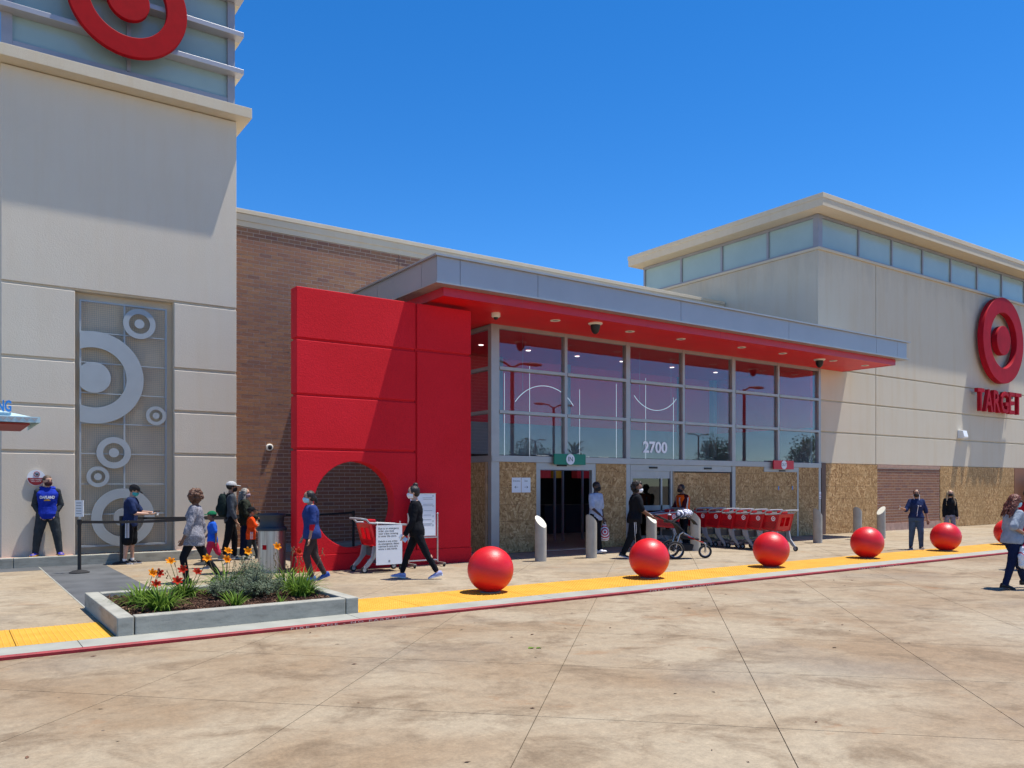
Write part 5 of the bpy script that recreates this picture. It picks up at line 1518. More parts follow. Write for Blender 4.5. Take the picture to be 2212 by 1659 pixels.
class Person:
    def __init__(s, label, loc, yaw, H, sex='f', skin_m='skin_tan', lean=0, twist=0, legs=((0, 0, 3), (0, 0, 3)), arms=((0, 6, 8, 0), (0, 6, 8, 0)), foot=((0, 5), (0, 5)), head=(0, 0), fat=1., child=False):
        s.H = H; s.sex = sex; s.fat = fat; s.skin = skin_m
        s.t = thing('person', label, 'person', loc, R(yaw))
        hs_ = 1.2 if child else 1.0
        s.hs = hs_
        sh = (.106 if sex == 'm' else .088) * H * (.6 + .4 * fat); hp = .052 * H
        hipz = .515 * H
        L1, L2 = .245 * H, .235 * H
        J = s.J = {}
        s.legs = []
        low = 9
        for i, sd in enumerate((1, -1)):
            fl, kn, ab = legs[i]
            hip = Vector((0, sd * hp, hipz))
            d1 = vrot(vrot(Vector((0, 0, -1)), 'Y', -fl), 'X', sd * ab)
            kne = hip + d1 * L1
            d2 = vrot(vrot(Vector((0, 0, -1)), 'Y', -(fl - kn)), 'X', sd * ab * .7)
            ank = kne + d2 * L2
            fp, ty = foot[i]
            fd = vrot(vrot(Vector((1, 0, 0)), 'Y', fp), 'Z', sd * ty)
            up = vrot(Vector((0, 0, 1)), 'Y', fp)
            s.legs.append([hip, kne, ank, fd, up])
            low = min(low, (ank - up * .04 * H + fd * .10 * H).z, (ank - up * .04 * H - fd * .04 * H).z)
        off = Vector((0, 0, -low))
        for L in s.legs:
            for k in range(3): L[k] = L[k] + off
        s.pel = Vector((0, 0, hipz)) + off
        s.LT = Matrix.Rotation(R(lean), 3, 'Y')
        s.TW = Matrix.Rotation(R(twist), 3, 'Z')
        def up_(x, y, z):   # torso point, z measured from the pelvis in H
            f = max(0, min(1, z / .3))
            v = Vector((x, y, z * H))
            v = Matrix.Rotation(R(twist * f), 3, 'Z') @ v
            return s.pel + s.LT @ v
        s.up = up_
        s.arms = []
        for i, sd in enumerate((1, -1)):
            fl, ab, el, inw = arms[i]
            shd = up_(0, sd * sh, .278)
            M_ = s.LT @ s.TW
            d1 = M_ @ vrot(vrot(Vector((0, 0, -1)), 'Y', -fl), 'X', sd * ab)
            elb = shd + d1 * .172 * H
            d2 = vrot(vrot(Vector((0, 0, -1)), 'Y', -(fl + el)), 'X', sd * ab * .4)
            d2 = M_ @ vrot(d2, 'Z', -sd * inw)
            wr = elb + d2 * .150 * H
            s.arms.append([shd, elb, wr, d2, d1])
        s.sh = sh
        s.neck = up_(.004 * H, 0, .325)
        s.hc = up_(.018 * H, 0, .325) + s.LT @ Vector((0, 0, .078 * H * hs_))
        s.HM = (Matrix.Rotation(R(twist * .6 + head[0]), 3, 'Z') @ Matrix.Rotation(R(lean * .4 + head[1]), 3, 'Y'))
        s.body()
    def hp(s, x, y, z):      # head-local point, units of head half height
        u = .069 * s.H * s.hs
        return s.hc + s.HM @ Vector((x * u, y * u, z * u))
    def torso(s, k=1., zmin=-.05, zmax=.33, hem=1., extra=0., belly=0.):
        """elliptic rings of the trunk between two heights"""
        H = s.H; f = s.fat
        prof = [(-.06, .078, .066, 0), (0, .092 if s.sex == 'm' else .098, .068, -.002), (.05, .084 if s.sex == 'm' else .088, .062, 0), (.10, .077 if s.sex == 'm' else .07, .056, .002), (.16, .088 if s.sex == 'm' else .078, .062, .004), (.215, .098 if s.sex == 'm' else .084, .066 if s.sex == 'm' else .07, .005), (.255, s.sh / H * .98, .060, .002), (.285, s.sh / H * .82, .050, .001), (.305, s.sh / H * .55, .042, .002), (.33, .036, .034, .003)]
        def at(z):
            for a, b in zip(prof, prof[1:]):
                if a[0] <= z <= b[0]:
                    t_ = (z - a[0]) / (b[0] - a[0]); return [a[i] + (b[i] - a[i]) * t_ for i in range(1, 4)]
            return prof[0][1:] if z < prof[0][0] else prof[-1][1:]
        n = 12
        rs = []
        for q in range(n + 1):
            z = zmin + (zmax - zmin) * q / n
            w, d, ox = at(z)
            kk = k * (1 + (hem - 1) * max(0, 1 - q / 7))
            w = w * f * kk + extra; d = d * f * kk + extra + belly * math.exp(-((z - .06) / .06) ** 2)
            ring = []
            for j in range(20):
                a = 2 * math.pi * j / 20
                cx_, sy = math.cos(a), math.sin(a)
                ring.append(s.up((ox + d * math.copysign(abs(cx_) ** .85, cx_)) * H, w * math.copysign(abs(sy) ** .8, sy) * H, z))
            rs.append(ring)
        return rs
    def limb(s, mb, pts, rads, seg=12):
        n = 6; P_ = []; Q = []
        for (a, b), (ra, rb) in zip(zip(pts, pts[1:]), zip(rads, rads[1:])):
            for k in range(n):
                P_.append(Vector(a).lerp(Vector(b), k / n)); Q.append(ra + (rb - ra) * k / n)
        P_.append(Vector(pts[-1])); Q.append(rads[-1])
        mb.tube(P_, Q, seg)
        for p, r_ in zip(pts, rads): mb.ball(p, r_, 12, 8)
    def body(s):
        H = s.H; f = .6 + .4 * s.fat; mb = MB()
        mb.rings(s.torso(.88))
        for sh, el, wr, d2, d1 in s.arms: s.limb(mb, [sh, el, wr], [.027 * H * f, .022 * H * f, .0155 * H])
        for hip, kn, an, fd, up in s.legs:
            s.limb(mb, [hip, kn, an], [.044 * H * f, .029 * H * f, .020 * H])
            c = kn.lerp(an, .3) - Vector(fd) * .005 * H
            mb.ball(c, .029 * H * f, 10, 8, (1, 1, 1.7))
            mb.tube([an - up * .02 * H - fd * .03 * H, an - up * .025 * H + fd * .08 * H], [.022 * H, .018 * H], 10)
        mb.tube([s.neck - Vector((0, 0, .02 * H)), s.hp(-.15, 0, -.35)], [.034 * H * f, .029 * H], 12)
        # head: skull, face, jaw, nose, ears
        u = .069 * H * s.hs
        mb.ball(s.hp(-.10, 0, .22), u, 20, 14, (.86, .70, .80), s.HM)
        mb.ball(s.hp(.16, 0, -.16), u, 18, 12, (.62, .60, .72), s.HM)
        mb.ball(s.hp(.30, 0, -.62), u, 14, 10, (.40, .42, .30), s.HM)
        mb.tube([s.hp(.68, 0, .10), s.hp(.90, 0, -.22), s.hp(.66, 0, -.28)], [.06 * u, .13 * u, .10 * u], 8)
        for sd in (1, -1): mb.ball(s.hp(-.06, sd * .68, -.05), u, 10, 8, (.16, .07, .24), s.HM)
        me = remeshed(mb, .0095, 4, mat=s.skin)
        # hands
        hb = MB()
        for i, (sh, el, wr, d2, d1) in enumerate(s.arms):
            sd = 1 if i == 0 else -1
            d = d2.normalized()
            nrm = d.cross(d1.cross(d) if d1.cross(d).length > .05 else Vector((0, 1, 0))).normalized()   # roughly palm normal
            side = d.cross(nrm).normalized()
            if side.dot(Vector((1, 0, 0))) < 0: side = -side
            pc = wr + d * .026 * H
            q = [[wr + d * (k * .052 * H) + side * (wd * H * math.cos(a)) + nrm * (.009 * H * math.sin(a)) for a in [2 * math.pi * j / 10 for j in range(10)]] for k, wd in ((0, .014), (.35, .020), (.8, .024), (1.02, .022))]
            hb.rings(q)
            curl = getattr(s, 'curl', 35)
            for j, ln in enumerate((.034, .040, .037, .029)):
                b = wr + d * .052 * H + side * (.0175 - .0117 * j) * H
                p = [b]; dd = d.copy(); ax = side
                inward = -nrm if nrm.y * sd > 0 else nrm
                for k in range(3):
                    p.append(p[-1] + dd * ln * H * (.45, .32, .23)[k])
                    dd = (dd * math.cos(R(curl)) + inward * math.sin(R(curl))).normalized()
                hb.tube(p, [.0056 * H, .0054 * H, .005 * H, .004 * H], 7)
            b = wr + d * .018 * H + side * .018 * H
            hb.tube([b, b + d * .018 * H + side * .016 * H, b + d * .038 * H + side * .018 * H], [.007 * H, .0062 * H, .005 * H], 7)
        bm = bmesh.new(); bm.from_mesh(me)
        m2 = bpy.data.meshes.new('h'); m2.from_pydata(hb.v, [], hb.f)
        b2 = bmesh.new(); b2.from_mesh(m2); bmesh.ops.recalc_face_normals(b2, faces=b2.faces); b2.to_mesh(m2); b2.free()
        bm.from_mesh(m2); 
        for fc in bm.faces: fc.smooth = True
        bm.to_mesh(me); bm.free(); bpy.data.meshes.remove(m2)
        s.bo = link('body', me, s.t)
        eb = MB()
        for sd in (1, -1): eb.ball(s.hp(.70, sd * .24, .06), .085 * u, 8, 6)
        link('eyes', eb.mesh('eyes', 'eye'), s.bo, smooth=True)
        bw = MB()
        for sd in (1, -1): bw.tube([s.hp(.74, sd * .10, .22), s.hp(.72, sd * .26, .27), s.hp(.62, sd * .42, .20)], .045 * u, 6)
        link('eyebrows', bw.mesh('eyebrows', 'eye'), s.bo, smooth=True)
        mo = MB().tube([s.hp(.70, -.17, -.47), s.hp(.76, 0, -.46), s.hp(.70, .17, -.47)], .05 * u, 6)
        link('mouth', mo.mesh('mouth', 'skin_brown'), s.bo, smooth=True)
    # ---- clothing
    def top(s, mat, sleeve=.5, hemz=-.03, k=1.10, hem=1.05, name='shirt', loose=1.25, sleeve_mat=None, collar=.318, disp=.016, belly=0., over=0.):
        H = s.H; f = .6 + .4 * s.fat
        mb = MB().rings(s.torso(k, hemz, collar, hem, .003 + over, belly))
        sb = MB() if sleeve_mat else mb
        for sh, el, wr, d2, d1 in s.arms:
            rr_ = [.030 * H * f * min(loose, 1.28) + over * H, .027 * H * f * (min(loose, 1.3) if sleeve <= .6 else loose) + over * H, .021 * H * loose + over * H]
            if sleeve <= .5:
                e = sh.lerp(el, sleeve * 2); s.limb(sb, [sh, e], [rr_[0], rr_[0] + (rr_[1] - rr_[0]) * sleeve * 1.2 + .004 * H])
            else:
                e = el.lerp(wr, sleeve * 2 - 1); s.limb(sb, [sh, el, e], [rr_[0], rr_[1], rr_[1] + (rr_[2] - rr_[1]) * (sleeve * 2 - 1)])
        o = link(name, remeshed(mb, .0115, 5, disp * 1.0, .085, mat), s.t)
        if sleeve_mat: link('sleeves', remeshed(sb, .0115, 4, disp * 1.2, .07, sleeve_mat), o)
        s.last = o
        return o
    def pants(s, mat, frac=1., k=1.12, loose=1.15, name='trousers', top_z=.055, cuff=None, disp=.016):
        H = s.H; f = .6 + .4 * s.fat
        mb = MB().rings(s.torso(k, -.055, top_z))
        for hip, kn, an, fd, up in s.legs:
            r0, r1, r2 = .054 * H * f * loose, .038 * H * f * loose, (.028 * H * loose if cuff is None else cuff * H)
            if frac <= .5:
                s.limb(mb, [hip, hip.lerp(kn, frac * 2)], [r0, r0 * .88 + .004])
            else:
                s.limb(mb, [hip, kn, kn.lerp(an, (frac - .5) * 2)], [r0, r1, r1 + (r2 - r1) * (frac - .5) * 2])
        s.pt = link(name, remeshed(mb, .0115, 4, disp, .10, mat), s.t)
        return s.pt
    def shoes(s, mat, sole='sock_white', k=1., sock=None):
        H = s.H
        for hip, kn, an, fd, up in s.legs:
            sd = up.cross(fd).normalized()
            b = an - up * .04 * H
            rs = []; so = []
            for fx_, w, h in ((-.048, .012, .030), (-.042, .022, .052), (-.01, .026, .060), (.03, .026, .045), (.065, .030, .030), (.095, .026, .022), (.112, .010, .012)):
                c = b + fd * fx_ * H
                ring = [c + sd * w * k * H * math.cos(a) + up * (max(.006, .5 * h * (1 + math.sin(a))) * H) for a in [2 * math.pi * j / 12 for j in range(12)]]
                rs.append(ring)
                so.append([c + sd * w * k * 1.08 * H * q_ + up * z_ * H for q_, z_ in ((-1, 0), (1, 0), (1, .012), (-1, .012))])
            o = MB().rings(rs).build('shoe', mat, s.t, smooth=True)
            MB().rings(so).build('sole', sole, o)
            if sock:
                MB().tube([an - up * .01 * H, an.lerp(kn, .12)], [.026 * H, .025 * H], 12).build('sock', sock, s.t, smooth=True)
    def hair(s, mat, style='short'):
        u = .069 * s.H * s.hs; mb = MB(); vox = .009; disp = .006; ds = .03
        if style == 'buzz':
            mb.ball(s.hp(-.13, 0, .28), u, 20, 14, (.86, .72, .79), s.HM)
            disp = 0
        elif style in ('short', 'bun', 'pony', 'long'):
            mb.ball(s.hp(-.20, 0, .26), u, 20, 14, (.86, .79, .84), s.HM)
            if style != 'short': mb.ball(s.hp(-.40, 0, -.05), u, 16, 10, (.62, .72, .72), s.HM)
            if style == 'bun': mb.ball(s.hp(-.45, 0, 1.12), u, 14, 10, (.42, .40, .34), s.HM)
            if style == 'pony':
                mb.ball(s.hp(-1.0, 0, -.25), u, 12, 8, (.34, .30, .38), s.HM); mb.ball(s.hp(-1.15, 0, -.6), u, 12, 8, (.28, .26, .42), s.HM)
            if style == 'long':
                for sd in (1, -1):
                    mb.tube([s.hp(.05, sd * .66, .5), s.hp(-.05, sd * .82, -.3), s.hp(-.1, sd * .95, -1.3), s.hp(-.05, sd * 1.05, -2.6), s.hp(.05, sd * 1.1, -3.4)], [.3 * u, .34 * u, .36 * u, .32 * u, .12 * u], 10)
                mb.tube([s.hp(-.6, 0, .3), s.hp(-.8, 0, -1), s.hp(-.9, 0, -2.6), s.hp(-.9, 0, -3.2)], [.7 * u, .72 * u, .6 * u, .3 * u], 12)
                disp = .02
        elif style == 'curly':
            rnd = random.Random(2)
            for k in range(60):
                v = Vector((rnd.gauss(0, 1), rnd.gauss(0, 1), rnd.gauss(.35, 1))).normalized()
                if v.x > .55 and v.z < .45: continue
                mb.ball(s.hp(-.25 + v.x * .85, v.y * .85, .18 + v.z * .85), u * rnd.uniform(.28, .45), 8, 6)
            disp = .045; ds = .022; vox = .008
        elif style == 'wavy':
            mb.ball(s.hp(-.20, 0, .28), u, 20, 14, (.92, .86, .86), s.HM)
            rnd = random.Random(6)
            for k in range(70):
                y = rnd.uniform(-.9, .9); x = -.05 - rnd.uniform(0, .95); z1 = rnd.uniform(-1.3, -2.7)
                mb.tube([s.hp(x + .1, y * .8, .3), s.hp(x - .25, y * 1.1, -.6), s.hp(x - .6 + rnd.uniform(-.55, .35), y * 1.3, z1)], [.16 * u, .14 * u, .05 * u], 6)
            disp = .02; ds = .02; vox = .0075
        o = link('hair', remeshed(mb, vox, 2 if style == 'curly' else 3, disp, ds, mat), s.t)
        # keep the face clear
        bm = bmesh.new(); bm.from_mesh(o.data)
        inv = s.HM.transposed()
        kill = []
        for v in bm.verts:
            q = inv @ (v.co - s.hc) / u
            lim = .56 if style in ('short', 'buzz') else .50
            if q.x > .34 and q.z < lim and abs(q.y) < .62: kill.append(v)
        bmesh.ops.delete(bm, geom=kill, context='VERTS'); bm.to_mesh(o.data); bm.free()
        return o
    def mask(s, mat):
        u = .069 * s.H * s.hs
        rs = []
        for z, w in ((.02, .36), (-.15, .46), (-.38, .50), (-.60, .46), (-.84, .30)):
            ring = []
            for j in range(11):
                a = R(-84 + 16.8 * j)
                dep = {.02: .80, -.15: .97, -.38: .98, -.60: .92, -.84: .72}[z]
                ring.append(s.hp(dep * math.cos(a) * .98 + .02, w * 1.28 * math.sin(a), z))
            rs.append(ring + [p - (s.HM @ Vector((.05 * u, 0, 0))) for p in ring[::-1]])
        o = MB().rings(rs).build('face_mask', mat, s.t, smooth=True)
        for sd in (1, -1): MB().tube([s.hp(.12, sd * .60, -.22), s.hp(-.10, sd * .72, -.06)], .03 * u, 5).build('ear_loop', mat, o)
    def cap(s, mat, back=False):
        u = .069 * s.H * s.hs; rs = []
        for k in range(7):
            a = R(90 * k / 6)
            rs.append([s.hp(-.12 + 1.0 * math.cos(a) * math.cos(t_), .86 * math.cos(a) * math.sin(t_) if k < 6 else .01 * math.sin(t_), .34 + .78 * math.sin(a)) for t_ in [2 * math.pi * j / 24 for j in range(24)]])
        o = MB().rings(rs).build('cap', mat, s.t, smooth=True)
        br = [[s.hp(.55 + .92 * f, .72 * y * (1 - .35 * f * f), .38 - .10 * f - .10 * y * y + dz) for y in (-1, -.6, -.2, .2, .6, 1)] for f, dz in ((0, 0), (.5, .03), (1, 0))]
        q = MB().rings([r_ + [p + s.HM @ Vector((0, 0, .07 * u)) for p in r_[::-1]] for r_ in br])
        q.build('brim', mat, o, smooth=True)
    def shades(s):
        u = .069 * s.H * s.hs
        mb = MB()
        for sd in (1, -1): mb.ball(s.hp(.74, sd * .27, .08), u, 10, 8, (.10, .22, .16), s.HM); mb.tube([s.hp(.66, sd * .48, .12), s.hp(-.05, sd * .70, .08)], .035 * u, 5)
        mb.build('sunglasses', 'black_plastic', s.t, smooth=True)
    def decal(s, target, vs, fs, mat, name, origin, direction, right, lift=.004):
        """lay flat print on a garment by projecting it along `direction`"""
        bm = bmesh.new(); bm.from_mesh(target.data); tree_ = BVHTree.FromBMesh(bm); bm.free()
        d = Vector(direction).normalized(); r_ = Vector(right).normalized(); u_ = r_.cross(d).normalized()
        if u_.z < 0: u_ = -u_
        out = []
        for v in vs:
            p = Vector(origin) + r_ * v[0] + u_ * v[1] - d * .5
            h = tree_.ray_cast(p, d)
            out.append((h[0] - d * lift) if h[0] is not None else Vector(origin))
        me = bpy.data.meshes.new(name); me.from_pydata(out, [], fs); me.materials.append(MATS[mat])
        link(name, me, target)
    def w(s, v):   # person-local to world
        return Matrix.Rotation(s.t.rotation_euler.z, 3, 'Z') @ Vector(v) + Vector(s.t.location)
def grid(w, h, nx=4, ny=10, ox=0, oy=0):
    vs = [(ox + w * (i / nx - .5), oy + h * (j / ny - .5)) for j in range(ny + 1) for i in range(nx + 1)]
    fs = [(j * (nx + 1) + i, j * (nx + 1) + i + 1, (j + 1) * (nx + 1) + i + 1, (j + 1) * (nx + 1) + i) for j in range(ny) for i in range(nx)]
    return vs, fs
def text2(txt, size, width=None, bold=0):
    vs, fs = text_mesh(txt, size, bold=bold, width=width); return [(v.x, v.z) for v in vs], fs

# 1 man in the hoodie on the tower kerb
p = Person('man in a blue OAKLAND hoodie standing on the kerb by the tower wall', (1.72, 19.02, .24), -98, 1.66, 'm', 'skin_light', legs=((2, 4, 11), (2, 6, 11)), arms=((-8, 12, 44, 60), (-8, 12, 44, 60)), foot=((0, 20), (0, 20)), head=(38, 0), fat=1.0)
p.pants('charcoal', 1., 1.12, 1.38, cuff=.036); p.shoes('shoe_royal', 'print_gold', 1.15)
h = p.top('royal', 1., -.06, 1.2, 1.06, 'hoodie', 1.36, 'charcoal')
fwd = (-1, 0, 0)
for txt, z, sz, wd, m in (('OAKLAND', .205, .075, .27, 'print_white'),):
    vs, fs = text2(txt, sz, wd, .004)
    p.decal(h, vs, fs, m, 'chest_print', p.up(0, 0, z), (-1, 0, 0), (0, 1, 0))
vs = [(0.06 * math.cos(a), .028 * max(-.2, math.sin(a))) for a in [2 * math.pi * k / 20 for k in range(20)]]
p.decal(h, vs, [tuple(range(20))], 'print_gold', 'chest_emblem', p.up(0, 0, .165), (-1, 0, 0), (0, 1, 0), .006)
vs, fs = grid(.30, .15, 8, 6)
p.decal(h, [(x * (1 - .25 * (y > 0) * y / .075), y) for x, y in vs], fs, 'royal', 'pouch_pocket', p.up(0, 0, .045), (-1, 0, 0), (0, 1, 0), .014)
hd = MB().tube([p.up(.045 * p.H * math.cos(a) - .012, .075 * p.H * math.sin(a), .315 + .012 * (math.cos(a) < 0)) for a in [2 * math.pi * k / 16 for k in range(16)]], .028, 8, closed=True)
link('hood', remeshed(hd, .011, 4, .01, .06, 'royal'), h)
p.hair('hair_buzz', 'buzz'); p.mask('mask_dark_red')
# 2 man in shorts and black cap
p = Person('man in navy shirt, striped black shorts and black cap waiting by the trellis', (3.16, 18.42, SW), -22, 1.66, 'm', 'skin_light', lean=5, legs=((3, 3, 3), (-4, 3, 3)), arms=((32, 5, 62, 18), (26, 5, 66, 18)), head=(0, 26), fat=1.14)
p.pants('black_cloth', .46, 1.1, 1.3, 'shorts'); p.shoes('shoe_black', 'sock_white', 1.05, 'sock_white')
for i_ in range(3):
    vs, fs = grid(.014, .36, 1, 14, -.035 + .03 * i_, -.13)
    p.decal(p.pt, vs, fs, 'print_white', 'stripe', p.pel, (0, 1, 0), (1, 0, 0))
p.top('navy', .42, -.045, 1.14, 1.03, 'shirt', 1.35); p.hair('hair_black', 'short'); p.cap('black_cloth'); p.mask('mask_teal')
hw = p.w((p.arms[0][2] + p.arms[1][2]) / 2 + p.arms[0][3] * .1)
t = thing('bike_lock', 'shiny metal and black gadget held by the man in shorts', 'gadget', hw)
MB().tube([(-.06, 0, -.03), (.0, .02, .03), (.07, 0, .0), (.05, -.02, -.05)], .022, 8).build('gadget_body', 'metal_white', t, smooth=True)
MB().box(-.02, .11, -.02, .02, .03, .05).build('gadget_arm', 'black_plastic', t, bev=.005)
# 3 woman with curly hair
p = Person('woman with curly auburn hair and grey cardigan walking behind the planter', (3.44, 14.25, SW), 158, 1.60, 'f', 'skin_brown', lean=-3, legs=((24, 34, 2), (-24, 12, 2)), arms=((10, 15, 10, 0), (-20, 12, 14, 0)), foot=((0, 4), (26, 4)), head=(-42, 4), fat=1.08)
p.pants('black_cloth', 1., 1.08, 1.0); p.shoes('shoe_black', 'shoe_black')
p.top('heather', .78, -.10, 1.16, 1.34, 'cardigan', 1.35, disp=.03); p.hair('hair_curly', 'curly'); p.mask('mask_teal')
# 4 boy in blue shirt
p = Person('boy in a blue shirt, red shorts and green cap behind the curly haired woman', (4.33, 16.5, SW), 165, 1.12, 'k', 'skin_brown', legs=((20, 20, 2), (-22, 25, 2)), arms=((-20, 6, 20, 0), (18, 6, 20, 0)), foot=((0, 4), (25, 4)), child=True, fat=1.08)
p.pants('red_shorts', .55, 1.12, 1.3, 'shorts'); p.shoes('shoe_grey'); p.top('kid_blue', .4, -.06, 1.15, 1.08, 'shirt', 1.35); p.hair('hair_black', 'short'); p.cap('green_cap')
# 5 man with backpack
p = Person('man in a grey cap and dark jersey with a backpack, in the queue', (5.12, 18.05, SW), -8, 1.73, 'm', 'skin_tan', legs=((14, 14, 4), (-10, 6, 4)), arms=((4, 8, 20, 8), (-2, 8, 26, 8)), foot=((0, 6), (8, 6)), head=(4, 2))
p.pants('black_cloth', 1., 1.08, 1.12); p.shoes('shoe_grey', 'sock_white', 1.1); p.top('jersey_grey', .82, -.04, 1.08, 1.0, 'jersey', 1.25); p.hair('hair_black', 'short'); p.cap('cap_grey'); p.mask('mask_black')
bp = thing('backpack', 'dark green backpack worn by the man in the grey cap', 'backpack', p.w(p.up(-.16, 0, .17)), R(-8))
mb = MB()
for z, w_, d_ in ((-.22, .10, .07), (-.18, .14, .10), (-.05, .15, .11), (.10, .14, .10), (.20, .11, .08), (.25, .06, .05)):
    pass
mb.rings([[(d_ * math.cos(a), w_ * math.sin(a), z) for a in [2 * math.pi * j / 18 for j in range(18)]] for z, w_, d_ in ((-.25, .09, .06), (-.20, .14, .10), (-.05, .155, .115), (.10, .145, .105), (.20, .115, .085), (.26, .06, .05))])
mb.ball((-.09, 0, -.08), .1, 12, 8, (.6, 1.1, 1.0))
link('pack_body', remeshed(mb, .011, 3, .02, .05, 'bag_dark'), bp)
for sd in (1, -1): MB().tube([(.06, sd * .09, .20), (.13, sd * .10, .27), (.22, sd * .11, .20), (.25, sd * .12, .0), (.12, sd * .14, -.16)], .018, 6).build('shoulder_strap', 'black_cloth', bp, smooth=True)
MB().tube([(.03, -.03, .25), (.03, 0, .29), (.03, .03, .25)], .008, 6).build('grab_loop', 'black_cloth', bp)
# 6 woman in puffer
p = Person('woman with grey hair and a dark puffer jacket beside the backpacker', (5.52, 18.38, SW), -18, 1.58, 'f', 'skin_light', legs=((4, 4, 3), (-3, 3, 3)), arms=((8, 10, 40, 20), (10, 8, 60, 20)), head=(-8, 2), fat=1.1)
p.pants('dark_jeans', 1., 1.08, 1.05); p.shoes('shoe_grey'); p.top('olive', 1., -.05, 1.2, 1.02, 'puffer_jacket', 1.7, disp=.03); p.hair('hair_grey', 'long'); p.mask('mask_floral')
# 7 child in orange
p = Person('child in an orange jersey and black cap standing by the queue post', (5.52, 17.9, SW), -12, 1.14, 'k', 'skin_tan', legs=((18, 6, 3), (-8, 4, 3)), arms=((12, 8, 30, 10), (30, 10, 80, 10)), foot=((-8, 5), (0, 5)), child=True)
p.pants('charcoal', 1., 1.06, 1.05); p.shoes('shoe_black', 'sock_white', 1.1); h = p.top('orange', .45, -.12, 1.2, 1.15, 'jersey', 1.4); p.hair('hair_black', 'short'); p.cap('black_cloth')
for i_ in range(3):
    vs, fs = grid(.010, .16, 1, 8, -.02 + .022 * i_, 0); p.decal(h, vs, fs, 'print_white', 'stripe', p.up(0, 0, -.04), (0, 1, 0), (1, 0, 0), .005)
# 8 woman in blue shirt, brown trousers
p = Person('woman in a blue tee with one red sleeve walking left past the pylon', (5.13, 13.28, SW), 168, 1.56, 'f', 'skin_tan', lean=2, legs=((16, 30, 2), (-10, 18, 2)), arms=((2, 8, 12, 0), (4, 8, 20, 0)), foot=((0, 4), (20, 4)), head=(0, 2), fat=1.12)
p.pants('brown_pants', .98, 1.1, 1.05); p.shoes('shoe_blue', 'shoe_blue')
p.top('red_sleeve', .66, .1, 1.0, 1.0, 'undershirt', 1.05); p.top('shirt_blue', .42, -.05, 1.16, 1.1, 'shirt', 1.55); p.hair('hair_black', 'pony'); p.mask('mask_blue')
# 9 woman in black
p = Person('woman all in black with a hair bun striding left past the red cart', (6.80, 12.62, SW), 148, 1.69, 'f', 'skin_light', lean=3, legs=((-24, 6, 2), (22, 4, 2)), arms=((10, 8, 22, 6), (-10, 8, 15, 0)), foot=((14, 4), (-6, 4)), head=(6, 4))
p.pants('black_cloth', .93, 1.06, .98, 'leggings', disp=.008); p.shoes('shoe_lilac', 'sock_white'); p.top('black_cloth', 1., -.05, 1.10, 1.05, 'jacket', 1.25); p.hair('hair_black', 'bun'); p.mask('mask_white')
hw = p.w(p.arms[0][2] + p.arms[0][3] * .085)
ph = MB().box(-.075, .075, -.02, .02, -.037, .037).box(-.06, .06, -.0205, -.02, -.03, .03).build('phone', 'metal_white', loc=hw, bev=.006); ph.rotation_euler = (R(20), R(-38), R(145))
tag(ph, 'pale phone wallet in the hand of the woman in black', 'phone')
# 10 man in grey tee
p = Person('man in a light grey tee and black mask walking out with a bag', (12.86, 14.83, SW), -78, 1.74, 'm', 'skin_dark', legs=((-6, 4, 3), (20, 10, 3)), arms=((2, 6, 10, 0), (14, 10, 38, 14)), foot=((0, 5), (-12, 5)), head=(0, 2), fat=.98)
p.pants('black_cloth', 1., 1.1, 1.15); p.shoes('shoe_white', 'sock_white', 1.1); p.top('grey_tee', .45, -.06, 1.14, 1.04, 'shirt', 1.5); p.hair('hair_black', 'buzz'); p.mask('mask_black')
def bag_mat():
    t_ = NT('bag_plastic')
    co = t_.coord('Object')
    ln = t_.n('VectorMath', operation='LENGTH'); mp = t_.n('Mapping'); mp.inputs['Location'].default_value = (0, 0, .22); mp.inputs['Scale'].default_value = (1, 0, 1); t_.l(co, mp.inputs[0]); t_.l(mp.outputs[0], ln.inputs[0])
    m_ = t_.n('Math', operation='MULTIPLY'); m_.inputs[1].default_value = 16.5; t_.l(ln.outputs['Value'], m_.inputs[0])
    fr_ = t_.n('Math', operation='FRACT'); t_.l(m_.outputs[0], fr_.inputs[0])
    st_ = t_.ramp(fr_.outputs[0], [(.5, (1, 1, 1)), (.56, (0, 0, 0))])
    rg = t_.ramp(ln.outputs['Value'], [(.19, (1, 1, 1)), (.20, (0, 0, 0))])
    t_.col(t_.mix(t_.mix(1, st_, rg, 'MULTIPLY'), (.74, .76, .78, 1), (.50, .02, .06, 1)))
    t_.bump(t_.noise(co, 9, 5), .8, .04)
    return t_.fin(.35, 0, .4)
bag_mat()
def shop_bag(label, top, yaw, h=.42, w=.30):
    t_ = thing('shopping_bag', label, 'bag', top, R(yaw))
    mb = MB().rings([[(w / 2 * k * math.copysign(abs(math.cos(a)) ** .7, math.cos(a)), d * math.sin(a), z) for a in [2 * math.pi * j / 18 for j in range(18)]] for z, k, d in ((-h, .75, .05), (-h * .92, 1.0, .085), (-h * .6, 1.02, .095), (-h * .35, .85, .07), (-h * .15, .4, .035), (-.02, .12, .02))])
    link('bag_body', remeshed(mb, .012, 3, .025, .09, 'bag_plastic'), t_)
    for sd in (1, -1): MB().tube([(sd * .05, 0, -.10), (sd * .03, 0, -.02), (0, 0, .02)], .010, 6).build('bag_handle', 'print_white', t_, smooth=True)
shop_bag('white store bag with red rings carried by the man in the grey tee', p.w(p.arms[0][2] + p.arms[0][3] * .10), -30, .44, .24)
